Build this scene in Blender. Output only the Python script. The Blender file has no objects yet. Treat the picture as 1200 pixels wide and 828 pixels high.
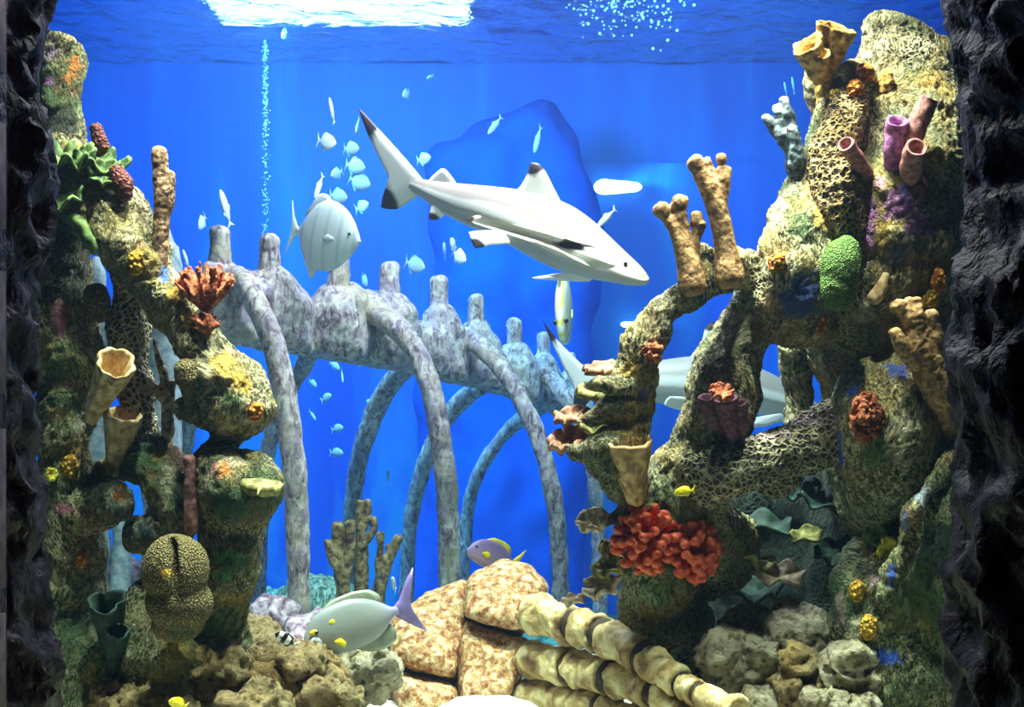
import bpy, bmesh, math, random
from mathutils import Vector, Matrix, noise
from mathutils.bvhtree import BVHTree
random.seed(7)
SC = bpy.context.scene
COL = SC.collection
F = 1200 * 50 / 36.0            # focal length in pixels
CZ = 2.0                        # height of the camera
PI = math.pi

def P(px, py, d):
    return Vector(((px - 600) / F * d, d, CZ + (414 - py) / F * d))
def PR(r, d):
    return r * d / F

# ---------------------------------------------------------------- materials
class N:
    def __init__(s, name):
        s.m = bpy.data.materials.new(name); s.m.use_nodes = True
        s.t = s.m.node_tree; s.t.nodes.clear()
        s.out = s.t.nodes.new('ShaderNodeOutputMaterial')
    def n(s, typ, ins=None, **kw):
        nd = s.t.nodes.new('ShaderNode' + typ)
        for k, v in kw.items(): setattr(nd, k, v)
        for k, v in (ins or {}).items():
            sk = nd.inputs[k]
            if isinstance(v, bpy.types.NodeSocket): s.t.links.new(v, sk)
            else: sk.default_value = v
        return nd
    def link(s, a, b): s.t.links.new(a, b)
    def coord(s, stretch=None):
        tc = s.n('TexCoord').outputs['Object']
        if stretch: tc = s.n('Mapping', {'Vector': tc, 'Scale': stretch}).outputs[0]
        return tc
    def noise(s, vec, scale, detail=3, dist=0, rough=.55):
        return s.n('TexNoise', {'Vector': vec, 'Scale': scale, 'Detail': detail, 'Distortion': dist, 'Roughness': rough}).outputs['Fac']
    def vor(s, vec, scale, feature='F1'):
        return s.n('TexVoronoi', {'Vector': vec, 'Scale': scale}, feature=feature).outputs['Distance']
    def ramp(s, fac, stops, interp='LINEAR'):
        r = s.n('ValToRGB', {'Fac': fac}); cr = r.color_ramp; cr.interpolation = interp
        while len(cr.elements) < len(stops): cr.elements.new(.5)
        for e, (p, c) in zip(cr.elements, stops):
            e.position = p; e.color = (c[0], c[1], c[2], 1) if not isinstance(c, (int, float)) else (c, c, c, 1)
        return r.outputs['Color']
    def mix(s, fac, a, b, mode='MIX'):
        m = s.n('Mix', data_type='RGBA', blend_type=mode)
        for k, v in ((0, fac), (6, a), (7, b)):
            if isinstance(v, bpy.types.NodeSocket): s.link(v, m.inputs[k])
            elif k == 0: m.inputs[0].default_value = v
            else: m.inputs[k].default_value = (v[0], v[1], v[2], 1)
        return m.outputs[2]
    def mth(s, op, a, b=0.0, clamp=False):
        m = s.n('Math', {0: a, 1: b}, operation=op); m.use_clamp = clamp
        return m.outputs[0]
    def mr(s, v, a, b, c=0., d=1.):
        return s.n('MapRange', {'Value': v, 'From Min': a, 'From Max': b, 'To Min': c, 'To Max': d}).outputs[0]
    def finish(s, color, h=None, bump=.6, bdist=.01, rough=.7, spec=.3, metal=0, sss=0, alpha=None):
        p = s.n('BsdfPrincipled', {'Roughness': rough, 'Specular IOR Level': spec, 'Metallic': metal})
        if isinstance(color, bpy.types.NodeSocket): s.link(color, p.inputs['Base Color'])
        else: p.inputs['Base Color'].default_value = (*color, 1)
        if h is not None:
            b = s.n('Bump', {'Strength': bump, 'Distance': bdist, 'Height': h})
            s.link(b.outputs[0], p.inputs['Normal'])
        if alpha is not None: p.inputs['Alpha'].default_value = alpha
        s.link(p.outputs[0], s.out.inputs[0])
        return s.m

def crust(name, dark, mid, light, scale=55, bump=1.0, bdist=.012, net=.5, tint=None, rough=.75, stops=(.30, .5, .68), stroke=True):
    s = N(name); c = s.coord()
    w = s.n('TexNoise', {'Vector': c, 'Scale': scale * .5, 'Detail': 2}).outputs['Color']
    wv = s.n('VectorMath', {0: w, 1: (.5, .5, .5)}, operation='SUBTRACT').outputs[0]
    wv = s.n('VectorMath', {0: wv, 'Scale': .9 / scale}, operation='SCALE').outputs[0]
    c2 = s.n('VectorMath', {0: c, 1: wv}, operation='ADD').outputs[0]
    e = s.vor(c2, scale, 'DISTANCE_TO_EDGE')
    netv = s.mr(e, 0.02, .30, 1, .0)
    dirv = s.n('TexNoise', {'Vector': c, 'Scale': 3.0, 'Detail': 1}).outputs['Color']
    c3 = s.n('VectorMath', {0: c, 1: s.n('VectorMath', {0: dirv, 'Scale': .30}, operation='SCALE').outputs[0]}, operation='ADD').outputs[0]
    c3 = s.n('Mapping', {'Vector': c3, 'Scale': (1.25, 1.25, .55), 'Rotation': (.5, .4, 0)}).outputs[0]
    st = s.noise(c3, scale * 1.25, 4, .9, .6) if stroke else s.noise(c, scale * .6, 7, .4, .72)
    st = s.mr(st, .30, .72)
    big = s.noise(c, 4.5, 2)
    msk = s.mr(big, .5 - (net - .5) - .03, .5 - (net - .5) + .10)
    h = s.n('Mix', {0: msk, 2: st, 3: netv}).outputs[0]
    fine = s.noise(c, scale * 4, 2) if stroke else s.mr(s.vor(c, scale * .8), .05, .4, -.8, 1)
    h2 = s.mth('ADD', h, s.mth('MULTIPLY', fine, .25))
    col = s.ramp(h2, [(stops[0], dark), (stops[1], mid), (stops[2] + .16, light)])
    zone = s.mr(s.noise(c, 6.5, 4, .5), .40, .60)
    col = s.mix(zone, s.mix(.4, col, mid), col)
    if tint:
        for (tc, sc, lo, hi, amt, off) in tint:
            v = s.n('VectorMath', {0: c, 1: (off, off * 2.3, -off)}, operation='ADD').outputs[0]
            f = s.mr(s.noise(v, sc, 3), lo, hi, 0, amt)
            f = s.mth('MULTIPLY', f, s.mr(h2, .2, .8, .45, 1))
            col = s.mix(f, col, tc)
    at = s.n('Attribute', attribute_name='paint')
    f = s.mth('MULTIPLY', s.n('Attribute', attribute_name='paint_w').outputs['Fac'], s.mr(h2, .15, .75, .3, 1), True)
    col = s.mix(f, col, at.outputs['Color'])
    return s.finish(col, h2, bump, bdist, rough, .35)

def speckle(name, a, b, scale=60, bump=.8, bdist=.006, rough=.7, kind='noise', stretch=None, lo=.38, hi=.62, spec=.3):
    s = N(name); c = s.coord(stretch)
    if kind == 'noise': h = s.noise(c, scale, 4)
    elif kind == 'cells': h = s.mr(s.vor(c, scale), 0, .7, 1, 0)
    elif kind == 'pores': h = s.mr(s.vor(c, scale), 0.1, .6)
    col = s.ramp(h, [(lo, a), (hi, b)])
    at = s.n('Attribute', attribute_name='paint')
    col = s.mix(s.n('Attribute', attribute_name='paint_w').outputs['Fac'], col, at.outputs['Color'])
    return s.finish(col, h, bump, bdist, rough, spec)

# ---------------------------------------------------------------- objects
def tag(o, label=None, cat=None, group=None, kind=None):
    if label: o['label'] = label
    if cat: o['category'] = cat
    if group: o['group'] = group
    if kind: o['kind'] = kind
    return o
def empty(name, loc, label=None, cat=None, group=None):
    o = bpy.data.objects.new(name, None); COL.objects.link(o); o.location = loc
    o.empty_display_size = .05
    return tag(o, label, cat, group)
def link_mesh(name, me, mat, parent=None, world=True, smooth=True):
    """vertices are in world space; shift them to the parent (or the mesh's own base)"""
    o = bpy.data.objects.new(name, me); COL.objects.link(o)
    if mat: me.materials.append(mat)
    if smooth: me.polygons.foreach_set('use_smooth', [True] * len(me.polygons))
    if parent:
        o.parent = parent
        if world:
            me.transform(parent_world(parent).inverted())
    elif world:
        vs = me.vertices
        lo = Vector((sum(v.co.x for v in vs) / len(vs), sum(v.co.y for v in vs) / len(vs), min(v.co.z for v in vs)))
        me.transform(Matrix.Translation(-lo)); o.location = lo
    me.update()
    return o
def parent_world(p):
    m = p.matrix_basis.copy()
    while p.parent: p = p.parent; m = p.matrix_basis @ m
    return m
def from_bm(name, bm, mat, parent=None, world=True, smooth=True):
    bmesh.ops.recalc_face_normals(bm, faces=bm.faces)
    me = bpy.data.meshes.new(name); bm.to_mesh(me); bm.free()
    return link_mesh(name, me, mat, parent, world, smooth)

def catmull(pts, n=6):
    pts = [tuple(p) for p in pts]
    if len(pts) < 3: 
        a, b = pts[0], pts[-1]
        return [tuple(a[k] + (b[k] - a[k]) * i / n for k in range(4)) for i in range(n + 1)]
    q = [tuple(2 * pts[0][k] - pts[1][k] if k < 3 else pts[0][3] for k in range(4))] + pts + [tuple(2 * pts[-1][k] - pts[-2][k] if k < 3 else pts[-1][3] for k in range(4))]
    out = []
    for i in range(1, len(q) - 2):
        p0, p1, p2, p3 = q[i - 1], q[i], q[i + 1], q[i + 2]
        for j in range(n):
            t = j / n
            out.append(tuple(.5 * ((2 * p1[k]) + (-p0[k] + p2[k]) * t + (2 * p0[k] - 5 * p1[k] + 4 * p2[k] - p3[k]) * t * t + (-p0[k] + 3 * p1[k] - 3 * p2[k] + p3[k]) * t ** 3) for k in range(4)))
    out.append(q[-2])
    return out
def frames(path):
    vs = [Vector(p[:3]) for p in path]
    res = []; nrm = None
    for i, v in enumerate(vs):
        t = (vs[min(i + 1, len(vs) - 1)] - vs[max(i - 1, 0)])
        if t.length < 1e-9: t = Vector((0, 0, 1))
        t.normalize()
        if nrm is None:
            a = Vector((0, 1, 0)) if abs(t.y) < .8 else Vector((1, 0, 0))
            nrm = t.cross(a).normalized()
        else:
            nrm = (nrm - t * nrm.dot(t))
            nrm = nrm.normalized() if nrm.length > 1e-6 else t.orthogonal().normalized()
        res.append((v, t, nrm, t.cross(nrm)))
    return res
def tube(bm, pts, seg=12, n=6, flat=1.0, cap=True, rad=None):
    """pts: (x,y,z,r). round ends. rad(t, angle)-> multiplier"""
    path = catmull(pts, n)
    fr = frames(path)
    rings = []
    L = len(path)
    seq = []
    if cap:
        for a in (.35, .75): seq.append((0, -math.cos(a * PI / 2), math.sin(a * PI / 2)))
    for i in range(L): seq.append((i, 0, 1))
    if cap:
        for a in (.75, .35): seq.append((L - 1, math.cos(a * PI / 2), math.sin(a * PI / 2)))
    for (i, off, k) in seq:
        v, t, a, b = fr[i]; r = max(path[i][3], 1e-4)
        c = v + t * off * r * .8
        ring = []
        for j in range(seg):
            an = 2 * PI * j / seg
            m = rad(i / max(1, L - 1), an) if rad else 1
            ring.append(bm.verts.new(c + (a * math.cos(an) + b * math.sin(an) * flat) * r * k * m))
        rings.append(ring)
    for r0, r1 in zip(rings, rings[1:]):
        for j in range(seg):
            bm.faces.new((r0[j], r0[(j + 1) % seg], r1[(j + 1) % seg], r1[j]))
    for ring, rev in ((rings[0], True), (rings[-1], False)):
        c = bm.verts.new(sum((v.co for v in ring), Vector()) / seg)
        for j in range(seg):
            f = (ring[j], ring[(j + 1) % seg], c)
            bm.faces.new(f if not rev else f[::-1])
def blob(bm, c, r, sub=3, rot=None):
    m = Matrix.Translation(c)
    if rot: m = m @ rot.to_4x4()
    m = m @ Matrix.Diagonal((*r, 1)) if not isinstance(r, (int, float)) else m @ Matrix.Diagonal((r, r, r, 1))
    bmesh.ops.create_icosphere(bm, subdivisions=sub, radius=1, matrix=m)
def pxpts(pts):
    """(px,py,d,rpx) -> world tuples"""
    return [(*P(a, b, d), PR(r, d)) for a, b, d, r in pts]

def noisev(co, scale, seed=0):
    return noise.noise(co * scale + Vector((seed, seed * 1.7, -seed)))
def displace(me, disp, seed=0):
    me.update()
    ns = [v.normal.copy() for v in me.vertices]
    for v, nn in zip(me.vertices, ns):
        h = 0
        for amp, sc, kind in disp:
            c = v.co * sc + Vector((seed, seed * .7, seed * 1.3))
            if kind == 'n': h += amp * noise.noise(c)
            elif kind == 'r': h += amp * (1 - 2 * abs(noise.noise(c)))
            elif kind == 'v':
                dd = noise.voronoi(c)[0]; h += amp * (min(1, dd[0]) - .45)
            elif kind == 'h':                 # pits
                dd = noise.voronoi(c)[0]; h -= amp * max(0, .38 - dd[0]) / .38
            elif kind == 'e':                 # ridged cells
                dd = noise.voronoi(c)[0]; h += amp * (1 - min(1, (dd[1] - dd[0]) * 3))
        v.co += nn * h
    me.update()
def remesh(bm, voxel, smooth=4, fac=.5):
    me = bpy.data.meshes.new('tmp'); bm.to_mesh(me); bm.free()
    o = bpy.data.objects.new('tmp', me); COL.objects.link(o)
    m = o.modifiers.new('r', 'REMESH'); m.mode = 'VOXEL'; m.voxel_size = voxel
    if smooth:
        m = o.modifiers.new('s', 'SMOOTH'); m.iterations = smooth; m.factor = fac
    dg = bpy.context.evaluated_depsgraph_get(); dg.update()
    out = bpy.data.meshes.new_from_object(o.evaluated_get(dg))
    out.materials.clear()
    bpy.data.objects.remove(o); bpy.data.meshes.remove(me)
    # keep the largest island only
    n = len(out.vertices); par = list(range(n))
    def find(a):
        while par[a] != a: par[a] = par[par[a]]; a = par[a]
        return a
    for e in out.edges:
        a, b = find(e.vertices[0]), find(e.vertices[1])
        if a != b: par[a] = b
    cnt = {}
    for i in range(n): r = find(i); cnt[r] = cnt.get(r, 0) + 1
    if len(cnt) > 1:
        best = max(cnt, key=cnt.get)
        b = bmesh.new(); b.from_mesh(out); b.verts.ensure_lookup_table()
        bmesh.ops.delete(b, geom=[v for v in b.verts if find(v.index) != best], context='VERTS')
        b.to_mesh(out); b.free()
    return out
def to_px(co):
    return (600 + co.x / co.y * F, 414 - (co.z - CZ) / co.y * F)
def paint(me, spots, seed=3):
    """spots: (px,py,radius_px,(r,g,b),alpha[,stretch_x,stretch_y]) anchored on the nearest surface point"""
    ca = me.color_attributes.new('paint', 'FLOAT_COLOR', 'POINT')
    vals = [[0, 0, 0, 0] for _ in me.vertices]
    cam = Vector((0, 0, CZ))
    pc = [to_px(v.co) for v in me.vertices]
    for sp in spots:
        px, py, r, col, al = sp[:5]; sx, sz = (sp[5], sp[6]) if len(sp) > 6 else (1, 1)
        best = None; bs = 1e9
        for v, (x, y) in zip(me.vertices, pc):
            dd = (x - px) ** 2 + (y - py) ** 2
            if dd < 1600 + bs * 0:
                s = dd ** .5 * .012 + v.co.y
                if s < bs: bs = s; best = v.co.copy()
        if best is None: continue
        R = PR(r, best.y)
        for i, v in enumerate(me.vertices):
            dv = v.co - best
            q = math.sqrt((dv.x / sx) ** 2 + (dv.y) ** 2 + (dv.z / sz) ** 2)
            if q < R * 1.7:
                q += R * (.55 * noise.noise(v.co * (1.6 / R) + Vector((seed, 0, 0))) + .35 * noise.noise(v.co * (5 / R)))
                a = al * max(0, min(1, (R - q) / (R * .3)))
                if a > 0:
                    o = vals[i]; A = a + o[3] * (1 - a)
                    for k in range(3): o[k] = (col[k] * a + o[k] * o[3] * (1 - a)) / max(A, 1e-6)
                    o[3] = A
    ca.data.foreach_set('color', [x for v in vals for x in v[:3] + [1]])
    wa = me.attributes.new('paint_w', 'FLOAT', 'POINT'); wa.data.foreach_set('value', [v[3] for v in vals])
def organic(name, mat, tubes=(), blobs=(), voxel=.01, smooth=4, disp=(), spots=(), parent=None, seed=0, raw=None, fac=.5):
    bm = bmesh.new()
    for t in tubes: tube(bm, pxpts(t), 14, 5)
    for b in blobs:
        px, py, d, rx, rz = b[:5]; ry = b[5] if len(b) > 5 else (rx + rz) / 2
        blob(bm, P(px, py, d), (PR(rx, d), PR(ry, d), PR(rz, d)))
    if raw: raw(bm)
    me = remesh(bm, voxel, smooth, fac)
    if disp: displace(me, disp, seed)
    if spots: paint(me, spots)
    me.name = name
    return link_mesh(name, me, mat, parent)
# ---------------------------------------------------------------- setting
YG = 3.2        # distance of the viewing pane
YB = 11.0       # distance of the back wall
SURF = 4.25     # height of the water surface
XW = 5.2

def box(bm, x0, x1, y0, y1, z0, z1):
    m = Matrix.Translation(((x0 + x1) / 2, (y0 + y1) / 2, (z0 + z1) / 2)) @ Matrix.Diagonal((x1 - x0, y1 - y0, z1 - z0, 1))
    bmesh.ops.create_cube(bm, size=1, matrix=m)
def struct(name, bm, mat, smooth=False):
    o = from_bm(name, bm, mat, None, True, smooth); o['kind'] = 'structure'; return o

s = N('blue painted tank wall'); c = s.coord((1, 1, .12))
a = s.noise(c, 3.2, 5); b = s.noise(s.coord((1, 1, .3)), .8, 2)
col = s.ramp(a, [(.3, (.0, .085, .62)), (.55, (.0, .13, .74)), (.75, (.01, .28, .80))])
col = s.mix(s.mr(b, .35, .7, 0, .5), col, (0, .20, .66))
zz = s.n('SeparateXYZ', {0: s.n('TexCoord').outputs['Object']}).outputs['Z']
refl_streaks = s.mth('MULTIPLY', s.mr(zz, .8, 3.2, 1, .0), s.mr(s.noise(s.coord((1, 1, .28)), 2.6, 5, .6), .45, .60))
col = s.mix(s.mth('MULTIPLY', refl_streaks, .75, True), col, (.05, .46, .80))  # pale cyan reflection streaks painted into the lower wall colour
M_WALL = s.finish(col, a, .2, .02, .45, .4)

bm = bmesh.new(); box(bm, -XW - .2, XW + .2, YB, YB + .2, -.3, 5.6); struct('wall_back', bm, M_WALL)
bm = bmesh.new(); box(bm, -XW - .2, -XW, YG - .05, YB, -.3, 5.6); struct('wall_left_side', bm, M_WALL)
bm = bmesh.new(); box(bm, XW, XW + .2, YG - .05, YB, -.3, 5.6); struct('wall_right_side', bm, M_WALL)
# lower wall step behind the right-hand reef
bm = bmesh.new(); box(bm, .66, XW - .01, 10.92, YB - .01, -.2, CZ + (414 - 191) / F * 10.92)
for v in bm.verts:
    if v.co.x < 1: v.co.x = 1.15 if v.co.y < 10.95 else .2
o = struct('wall_ledge', bm, M_WALL)

# ground: raised reef terrace near the pane, falling to the tank bottom
M_SAND = speckle('coral sand', (.30, .26, .2), (.62, .56, .45), 90, .6, .004)
bm = bmesh.new()
nx, ny = 80, 60
g = [[None] * (ny + 1) for _ in range(nx + 1)]
def ground_z(x, y):
    t = max(0, min(1, (y - 5.3) / 2.2)); t = t * t * (3 - 2 * t)
    return .88 * (1 - t) + .0 * t + .05 * noise.noise(Vector((x * 1.3, y * 1.3, 0)))
for i in range(nx + 1):
    for j in range(ny + 1):
        x = -XW + 2 * XW * i / nx; y = YG + .02 + (YB - YG - .02) * j / ny
        g[i][j] = bm.verts.new((x, y, ground_z(x, y)))
for i in range(nx):
    for j in range(ny):
        bm.faces.new((g[i][j], g[i + 1][j], g[i + 1][j + 1], g[i][j + 1]))
ext = bmesh.ops.extrude_face_region(bm, geom=bm.faces[:])
for v in [v for v in ext['geom'] if isinstance(v, bmesh.types.BMVert)]: v.co.z = -.4
struct('floor', bm, M_SAND, True)

# dark rockwork round the window
s = N('dark rockwork'); c = s.coord()
a = s.noise(c, 9, 5, .6); b = s.noise(c, 34, 4)
h = s.mth('ADD', a, s.mth('MULTIPLY', b, .35))
col = s.ramp(h, [(.5, (.002, .0015, .0025)), (.72, (.010, .006, .010)), (.9, (.045, .022, .04))])
M_DARK = s.finish(col, h, 1, .03, .6, .4)
def rockframe(name, side, edge):
    d = 2.75
    bm = bmesh.new(); seg = 60
    pts = []
    R = 210
    for (e, y) in edge:
        pts.append((*P(e - R - 36 if side < 0 else e + R + 24, y, d), PR(R, d)))
    tube(bm, pts, 40, 6, 1.0)
    me = remesh(bm, .022, 2)
    displace(me, [(.05, 3.0, 'n'), (.035, 8, 'r'), (.018, 19, 'r'), (.008, 45, 'n')], 5 if side < 0 else 11)
    me.name = name
    o = link_mesh(name, me, M_DARK); o['kind'] = 'structure'
rockframe('wall_left', -1, [(72, -160), (66, 0), (48, 70), (50, 150), (52, 260), (42, 330), (40, 420), (44, 520), (50, 620), (56, 720), (64, 830), (70, 1000), (90, 1250)])
rockframe('wall_right', 1, [(1118, -160), (1128, 0), (1136, 80), (1140, 200), (1140, 330), (1128, 430), (1124, 540), (1126, 650), (1128, 740), (1126, 828), (1130, 1000), (1120, 1250)])
# stones of the surround at the left edge
M_STONE = speckle('smooth grey surround stone', (.10, .075, .085), (.20, .16, .17), 18, .5, .01)
for k, (y0, y1) in enumerate(((118, 285), (298, 475), (490, 700), (715, 850), (-60, 105))):
    bm = bmesh.new()
    a, b = P(-90, y0, 2.3), P(12, y1, 2.42)
    box(bm, a.x, b.x, 2.3, 2.42, b.z, a.z)
    bmesh.ops.bevel(bm, geom=bm.edges[:], offset=.022, segments=4, affect='EDGES')
    o = struct('trim_%d' % (k + 1), bm, M_STONE, True)

bm = bmesh.new(); a, b = P(-70, -60, 2.44), P(8, 860, 2.5); box(bm, a.x, b.x, 2.425, 2.5, b.z, a.z); struct('trim_6', bm, M_DARK)
# viewing pane
s = N('clear acrylic pane')
gl = s.n('BsdfGlossy', {'Roughness': .0, 'Color': (1, 1, 1, 1)}); tr = s.n('BsdfTransparent', {'Color': (.985, .99, 1, 1)})
fr = s.n('Fresnel', {'IOR': 1.15})
mx = s.n('MixShader', {0: fr.outputs[0], 1: tr.outputs[0], 2: gl.outputs[0]})
s.link(mx.outputs[0], s.out.inputs[0]); M_GLASS = s.m
bm = bmesh.new(); box(bm, -2.2, 2.2, YG - .06, YG - .02, .2, 4.6); struct('window_1', bm, M_GLASS)

# the water itself: one clear blue absorbing, slightly scattering body
s = N('water body')
ab = s.n('VolumeAbsorption', {'Color': (.0, .70, .93, 1), 'Density': .17})
sct = s.n('VolumeScatter', {'Color': (.38, .6, 1, 1), 'Density': .012, 'Anisotropy': .3})
ad = s.n('AddShader', {0: ab.outputs[0], 1: sct.outputs[0]})
s.link(ad.outputs[0], s.out.inputs['Volume']); M_WATER = s.m
bm = bmesh.new(); box(bm, -XW + .001, XW - .001, YG, YB - .001, -.35, SURF - .01); struct('water_body', bm, M_WATER)

# rippled surface seen from below
s = N('water surface'); c = s.coord()
a = s.noise(c, 2.2, 2, .8); b = s.noise(c, 7, 2, .5)
h = s.mth('ADD', a, s.mth('MULTIPLY', b, .4))
bp = s.n('Bump', {'Strength': .5, 'Distance': .14, 'Height': h})
gl = s.n('BsdfGlossy', {'Roughness': .12, 'Color': (.9, .97, 1, 1)}); s.link(bp.outputs[0], gl.inputs['Normal'])
tr = s.n('BsdfRefraction', {'Color': (.97, .99, 1, 1), 'IOR': 1.03, 'Roughness': .6}); s.link(s.n('Bump', {'Strength': 1.0, 'Distance': .5, 'Height': h}).outputs[0], tr.inputs['Normal'])
mx = s.n('MixShader', {0: .80, 1: tr.outputs[0], 2: gl.outputs[0]})
s.link(mx.outputs[0], s.out.inputs[0]); M_SURF = s.m
bm = bmesh.new()
nx, ny = 160, 120
g = [[bm.verts.new((-XW + 2 * XW * i / nx, YG + (YB - YG) * j / ny, SURF + .035 * noise.noise(Vector((i * .25, j * .25, 0))) + .02 * noise.noise(Vector((i * .6, j * .6, 3))))) for j in range(ny + 1)] for i in range(nx + 1)]
for i in range(nx):
    for j in range(ny): bm.faces.new((g[i][j], g[i + 1][j], g[i + 1][j + 1], g[i][j + 1]))
struct('water_surface', bm, M_SURF, True)
# ceiling of the plant room over the tank
M_CEIL = speckle('dark blue ceiling paint', (.01, .03, .12), (.02, .05, .2), 2, .1)
bm = bmesh.new(); box(bm, -XW - .2, XW + .2, YG - .05, YB + .2, 5.6, 5.75); struct('ceiling', bm, M_CEIL)

# ---------------------------------------------------------------- light
def area(name, loc, target, size, power, color=(1, 1, 1), shape='DISK', size_y=None, spread=None):
    l = bpy.data.lights.new(name, 'AREA'); l.shape = shape; l.size = size
    if size_y: l.size_y = size_y
    if spread: l.spread = spread
    l.energy = power; l.color = color
    o = bpy.data.objects.new(name, l); COL.objects.link(o); o.location = loc
    o.rotation_euler = (Vector(target) - Vector(loc)).to_track_quat('-Z', 'Y').to_euler()
    return o
def spot(name, loc, target, power, color, ang, blend=.6, r=.08):
    l = bpy.data.lights.new(name, 'SPOT'); l.energy = power; l.color = color; l.spot_size = math.radians(ang); l.spot_blend = blend; l.shadow_soft_size = r
    o = bpy.data.objects.new(name, l); COL.objects.link(o); o.location = loc
    o.rotation_euler = (Vector(target) - Vector(loc)).to_track_quat('-Z', 'Y').to_euler()
    return o
spot('key_lamp', (.12, 3.92, 4.1), (0.1, 4.3, .9), 900, (1, .80, .54), 72, .8, .07)
spot('fill_light', (.0, 3.42, 4.1), (0.0, 4.2, 1.6), 130, (1, .80, .56), 140, .5, .12)  # unseen fill added to lift the dark reef fronts
spot('left_key_lamp', (-.60, 3.86, 4.1), (-1.1, 4.05, 1.2), 900, (1, .82, .57), 62, 1, .06)
spot('right_key_lamp', (.52, 3.88, 4.1), (1.05, 4.05, 1.2), 950, (1, .82, .57), 62, 1, .06)
spot('flood_beam', (-1.5, 8.9, 4.2), (-1.3, 8.7, 1), 230, (.95, .82, 1), 100, 1, .2)
spot('rock_fill', (.78, 3.48, 4.1), (.76, 4.0, 1.05), 400, (1, .82, .57), 34, .8, .05)  # unseen spot added to brighten the lower right rocks
spot('left_rock_fill', (-.80, 3.48, 4.1), (-.88, 3.98, 1.2), 560, (1, .82, .57), 40, .9, .05)  # unseen spot added to brighten the lower left reef and rocks
area('reef_lamp', (-.1, 5.3, 4.0), (0, 5.9, 1.5), .7, 175, (1, .77, .69))
area('rear_lamp', (-1.5, 7.2, 4.0), (-1.4, 10.4, 1.9), 1.2, 330, (.42, .78, 1))
area('rear_right_lamp', (1.4, 7.2, 4.0), (1.3, 10.2, 1.0), .8, 100, (.45, .82, 1))
area('visitor_room_lamp', (2.3, -.6, 4.4), (-.2, 2.8, 2.0), .8, 8, (.86, .72, 1))
# added spots making the bright reflection patches on the wall and ledge
spot('refl_spot', (.66, 10.76, 3.34), (1.5, 10.92, 3.22), 60, (.95, .98, 1), 60, 1, .05)
spot('low_refl_spot', (.84, 10.84, 2.24), (1.3, 10.92, 2.2), 22, (.95, .98, 1), 50, 1, .03)
# glowing capsules added for the bright reflections on the back wall
s = N('glowing wall reflection'); e = s.n('Emission', {'Color': (1, .80, .62, 1), 'Strength': 6}); s.link(e.outputs[0], s.out.inputs[0]); M_REFLGLOW = s.m
for px_, py_, rx_, rz_, lab_ in ((724, 219, 28, 10, 'long white reflection built as a glowing capsule on the blue back wall right of the big shark'), (742, 380, 15, 4, 'small white reflection built as a glowing capsule on the blue back wall over the curved reef arm')):
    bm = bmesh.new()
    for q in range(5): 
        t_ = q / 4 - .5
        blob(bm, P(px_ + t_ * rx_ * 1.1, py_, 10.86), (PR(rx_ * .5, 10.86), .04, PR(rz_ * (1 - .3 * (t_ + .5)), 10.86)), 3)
    me = remesh(bm, .014, 6); me.name = 'glow_capsule'; tag(link_mesh('glow_reflection', me, M_REFLGLOW), lab_, 'lamp')
# lit diffuser of the flood lamp over the water
s = N('glowing lamp diffuser'); e = s.n('Emission', {'Color': (.95, .88, 1, 1), 'Strength': 30}); s.link(e.outputs[0], s.out.inputs[0]); M_GLOW = s.m
M_HOUSE = N('lamp housing').finish((.1, .1, .11), None)
lm = empty('flood_lamp', P(330, -40, 9.2), 'white glowing flood lamp over the water at the upper left', 'lamp')
bm = bmesh.new(); box(bm, -2.1, -.3, 8.7, 10.3, 4.36, 4.41); bmesh.ops.bevel(bm, geom=bm.edges[:], offset=.02, segments=2, affect='EDGES'); from_bm('diffuser', bm, M_GLOW, lm)
bm = bmesh.new(); box(bm, -2.15, -.25, 8.65, 10.35, 4.412, 4.52); bmesh.ops.bevel(bm, geom=bm.edges[:], offset=.03, segments=2, affect='EDGES'); from_bm('housing', bm, M_HOUSE, lm)
for hx in (-1.9, -.5):
    bm = bmesh.new(); tube(bm, [(hx, 9.5, 4.5, .02), (hx, 9.5, 5.05, .02), (hx, 9.5, 5.6, .02)], 10, 2); from_bm('hanger_rod', bm, M_HOUSE, lm)
w = bpy.data.worlds.new('w'); SC.world = w; w.use_nodes = True
w.node_tree.nodes['Background'].inputs[0].default_value = (.25, .3, .5, 1); w.node_tree.nodes['Background'].inputs[1].default_value = .02

cam = bpy.data.cameras.new('camera'); co = bpy.data.objects.new('camera', cam); COL.objects.link(co)
co.location = (0, 0, CZ); co.rotation_euler = (PI / 2, 0, 0); cam.lens = 50; cam.sensor_width = 36; cam.sensor_fit = 'HORIZONTAL'
cam.clip_start = .05
SC.camera = co
SC.view_settings.view_transform = 'Standard'; SC.view_settings.look = 'None'; SC.view_settings.gamma = 1
SC.view_settings.use_curve_mapping = False; SC.view_settings.exposure = 0
SC.cycles.use_denoising = True
SC.cycles.max_bounces = 8; SC.cycles.volume_bounces = 1; SC.cycles.transparent_max_bounces = 16
SC.cycles.caustics_reflective = False; SC.cycles.caustics_refractive = False
SC.cycles.sample_clamp_indirect = 4
SC.cycles.volume_step_rate = 1
def smooth_poly(pts, n=5, k=.78):
    out = []
    L = len(pts)
    for i in range(L):
        a, b, c = Vector(pts[i - 1]), Vector(pts[i]), Vector(pts[(i + 1) % L])
        p, q = a.lerp(b, k), b.lerp(c, 1 - k)
        for j in range(n + 1):
            t = j / n
            out.append(p * (1 - t) ** 2 + b * 2 * t * (1 - t) + q * t * t)
    return out
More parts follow.
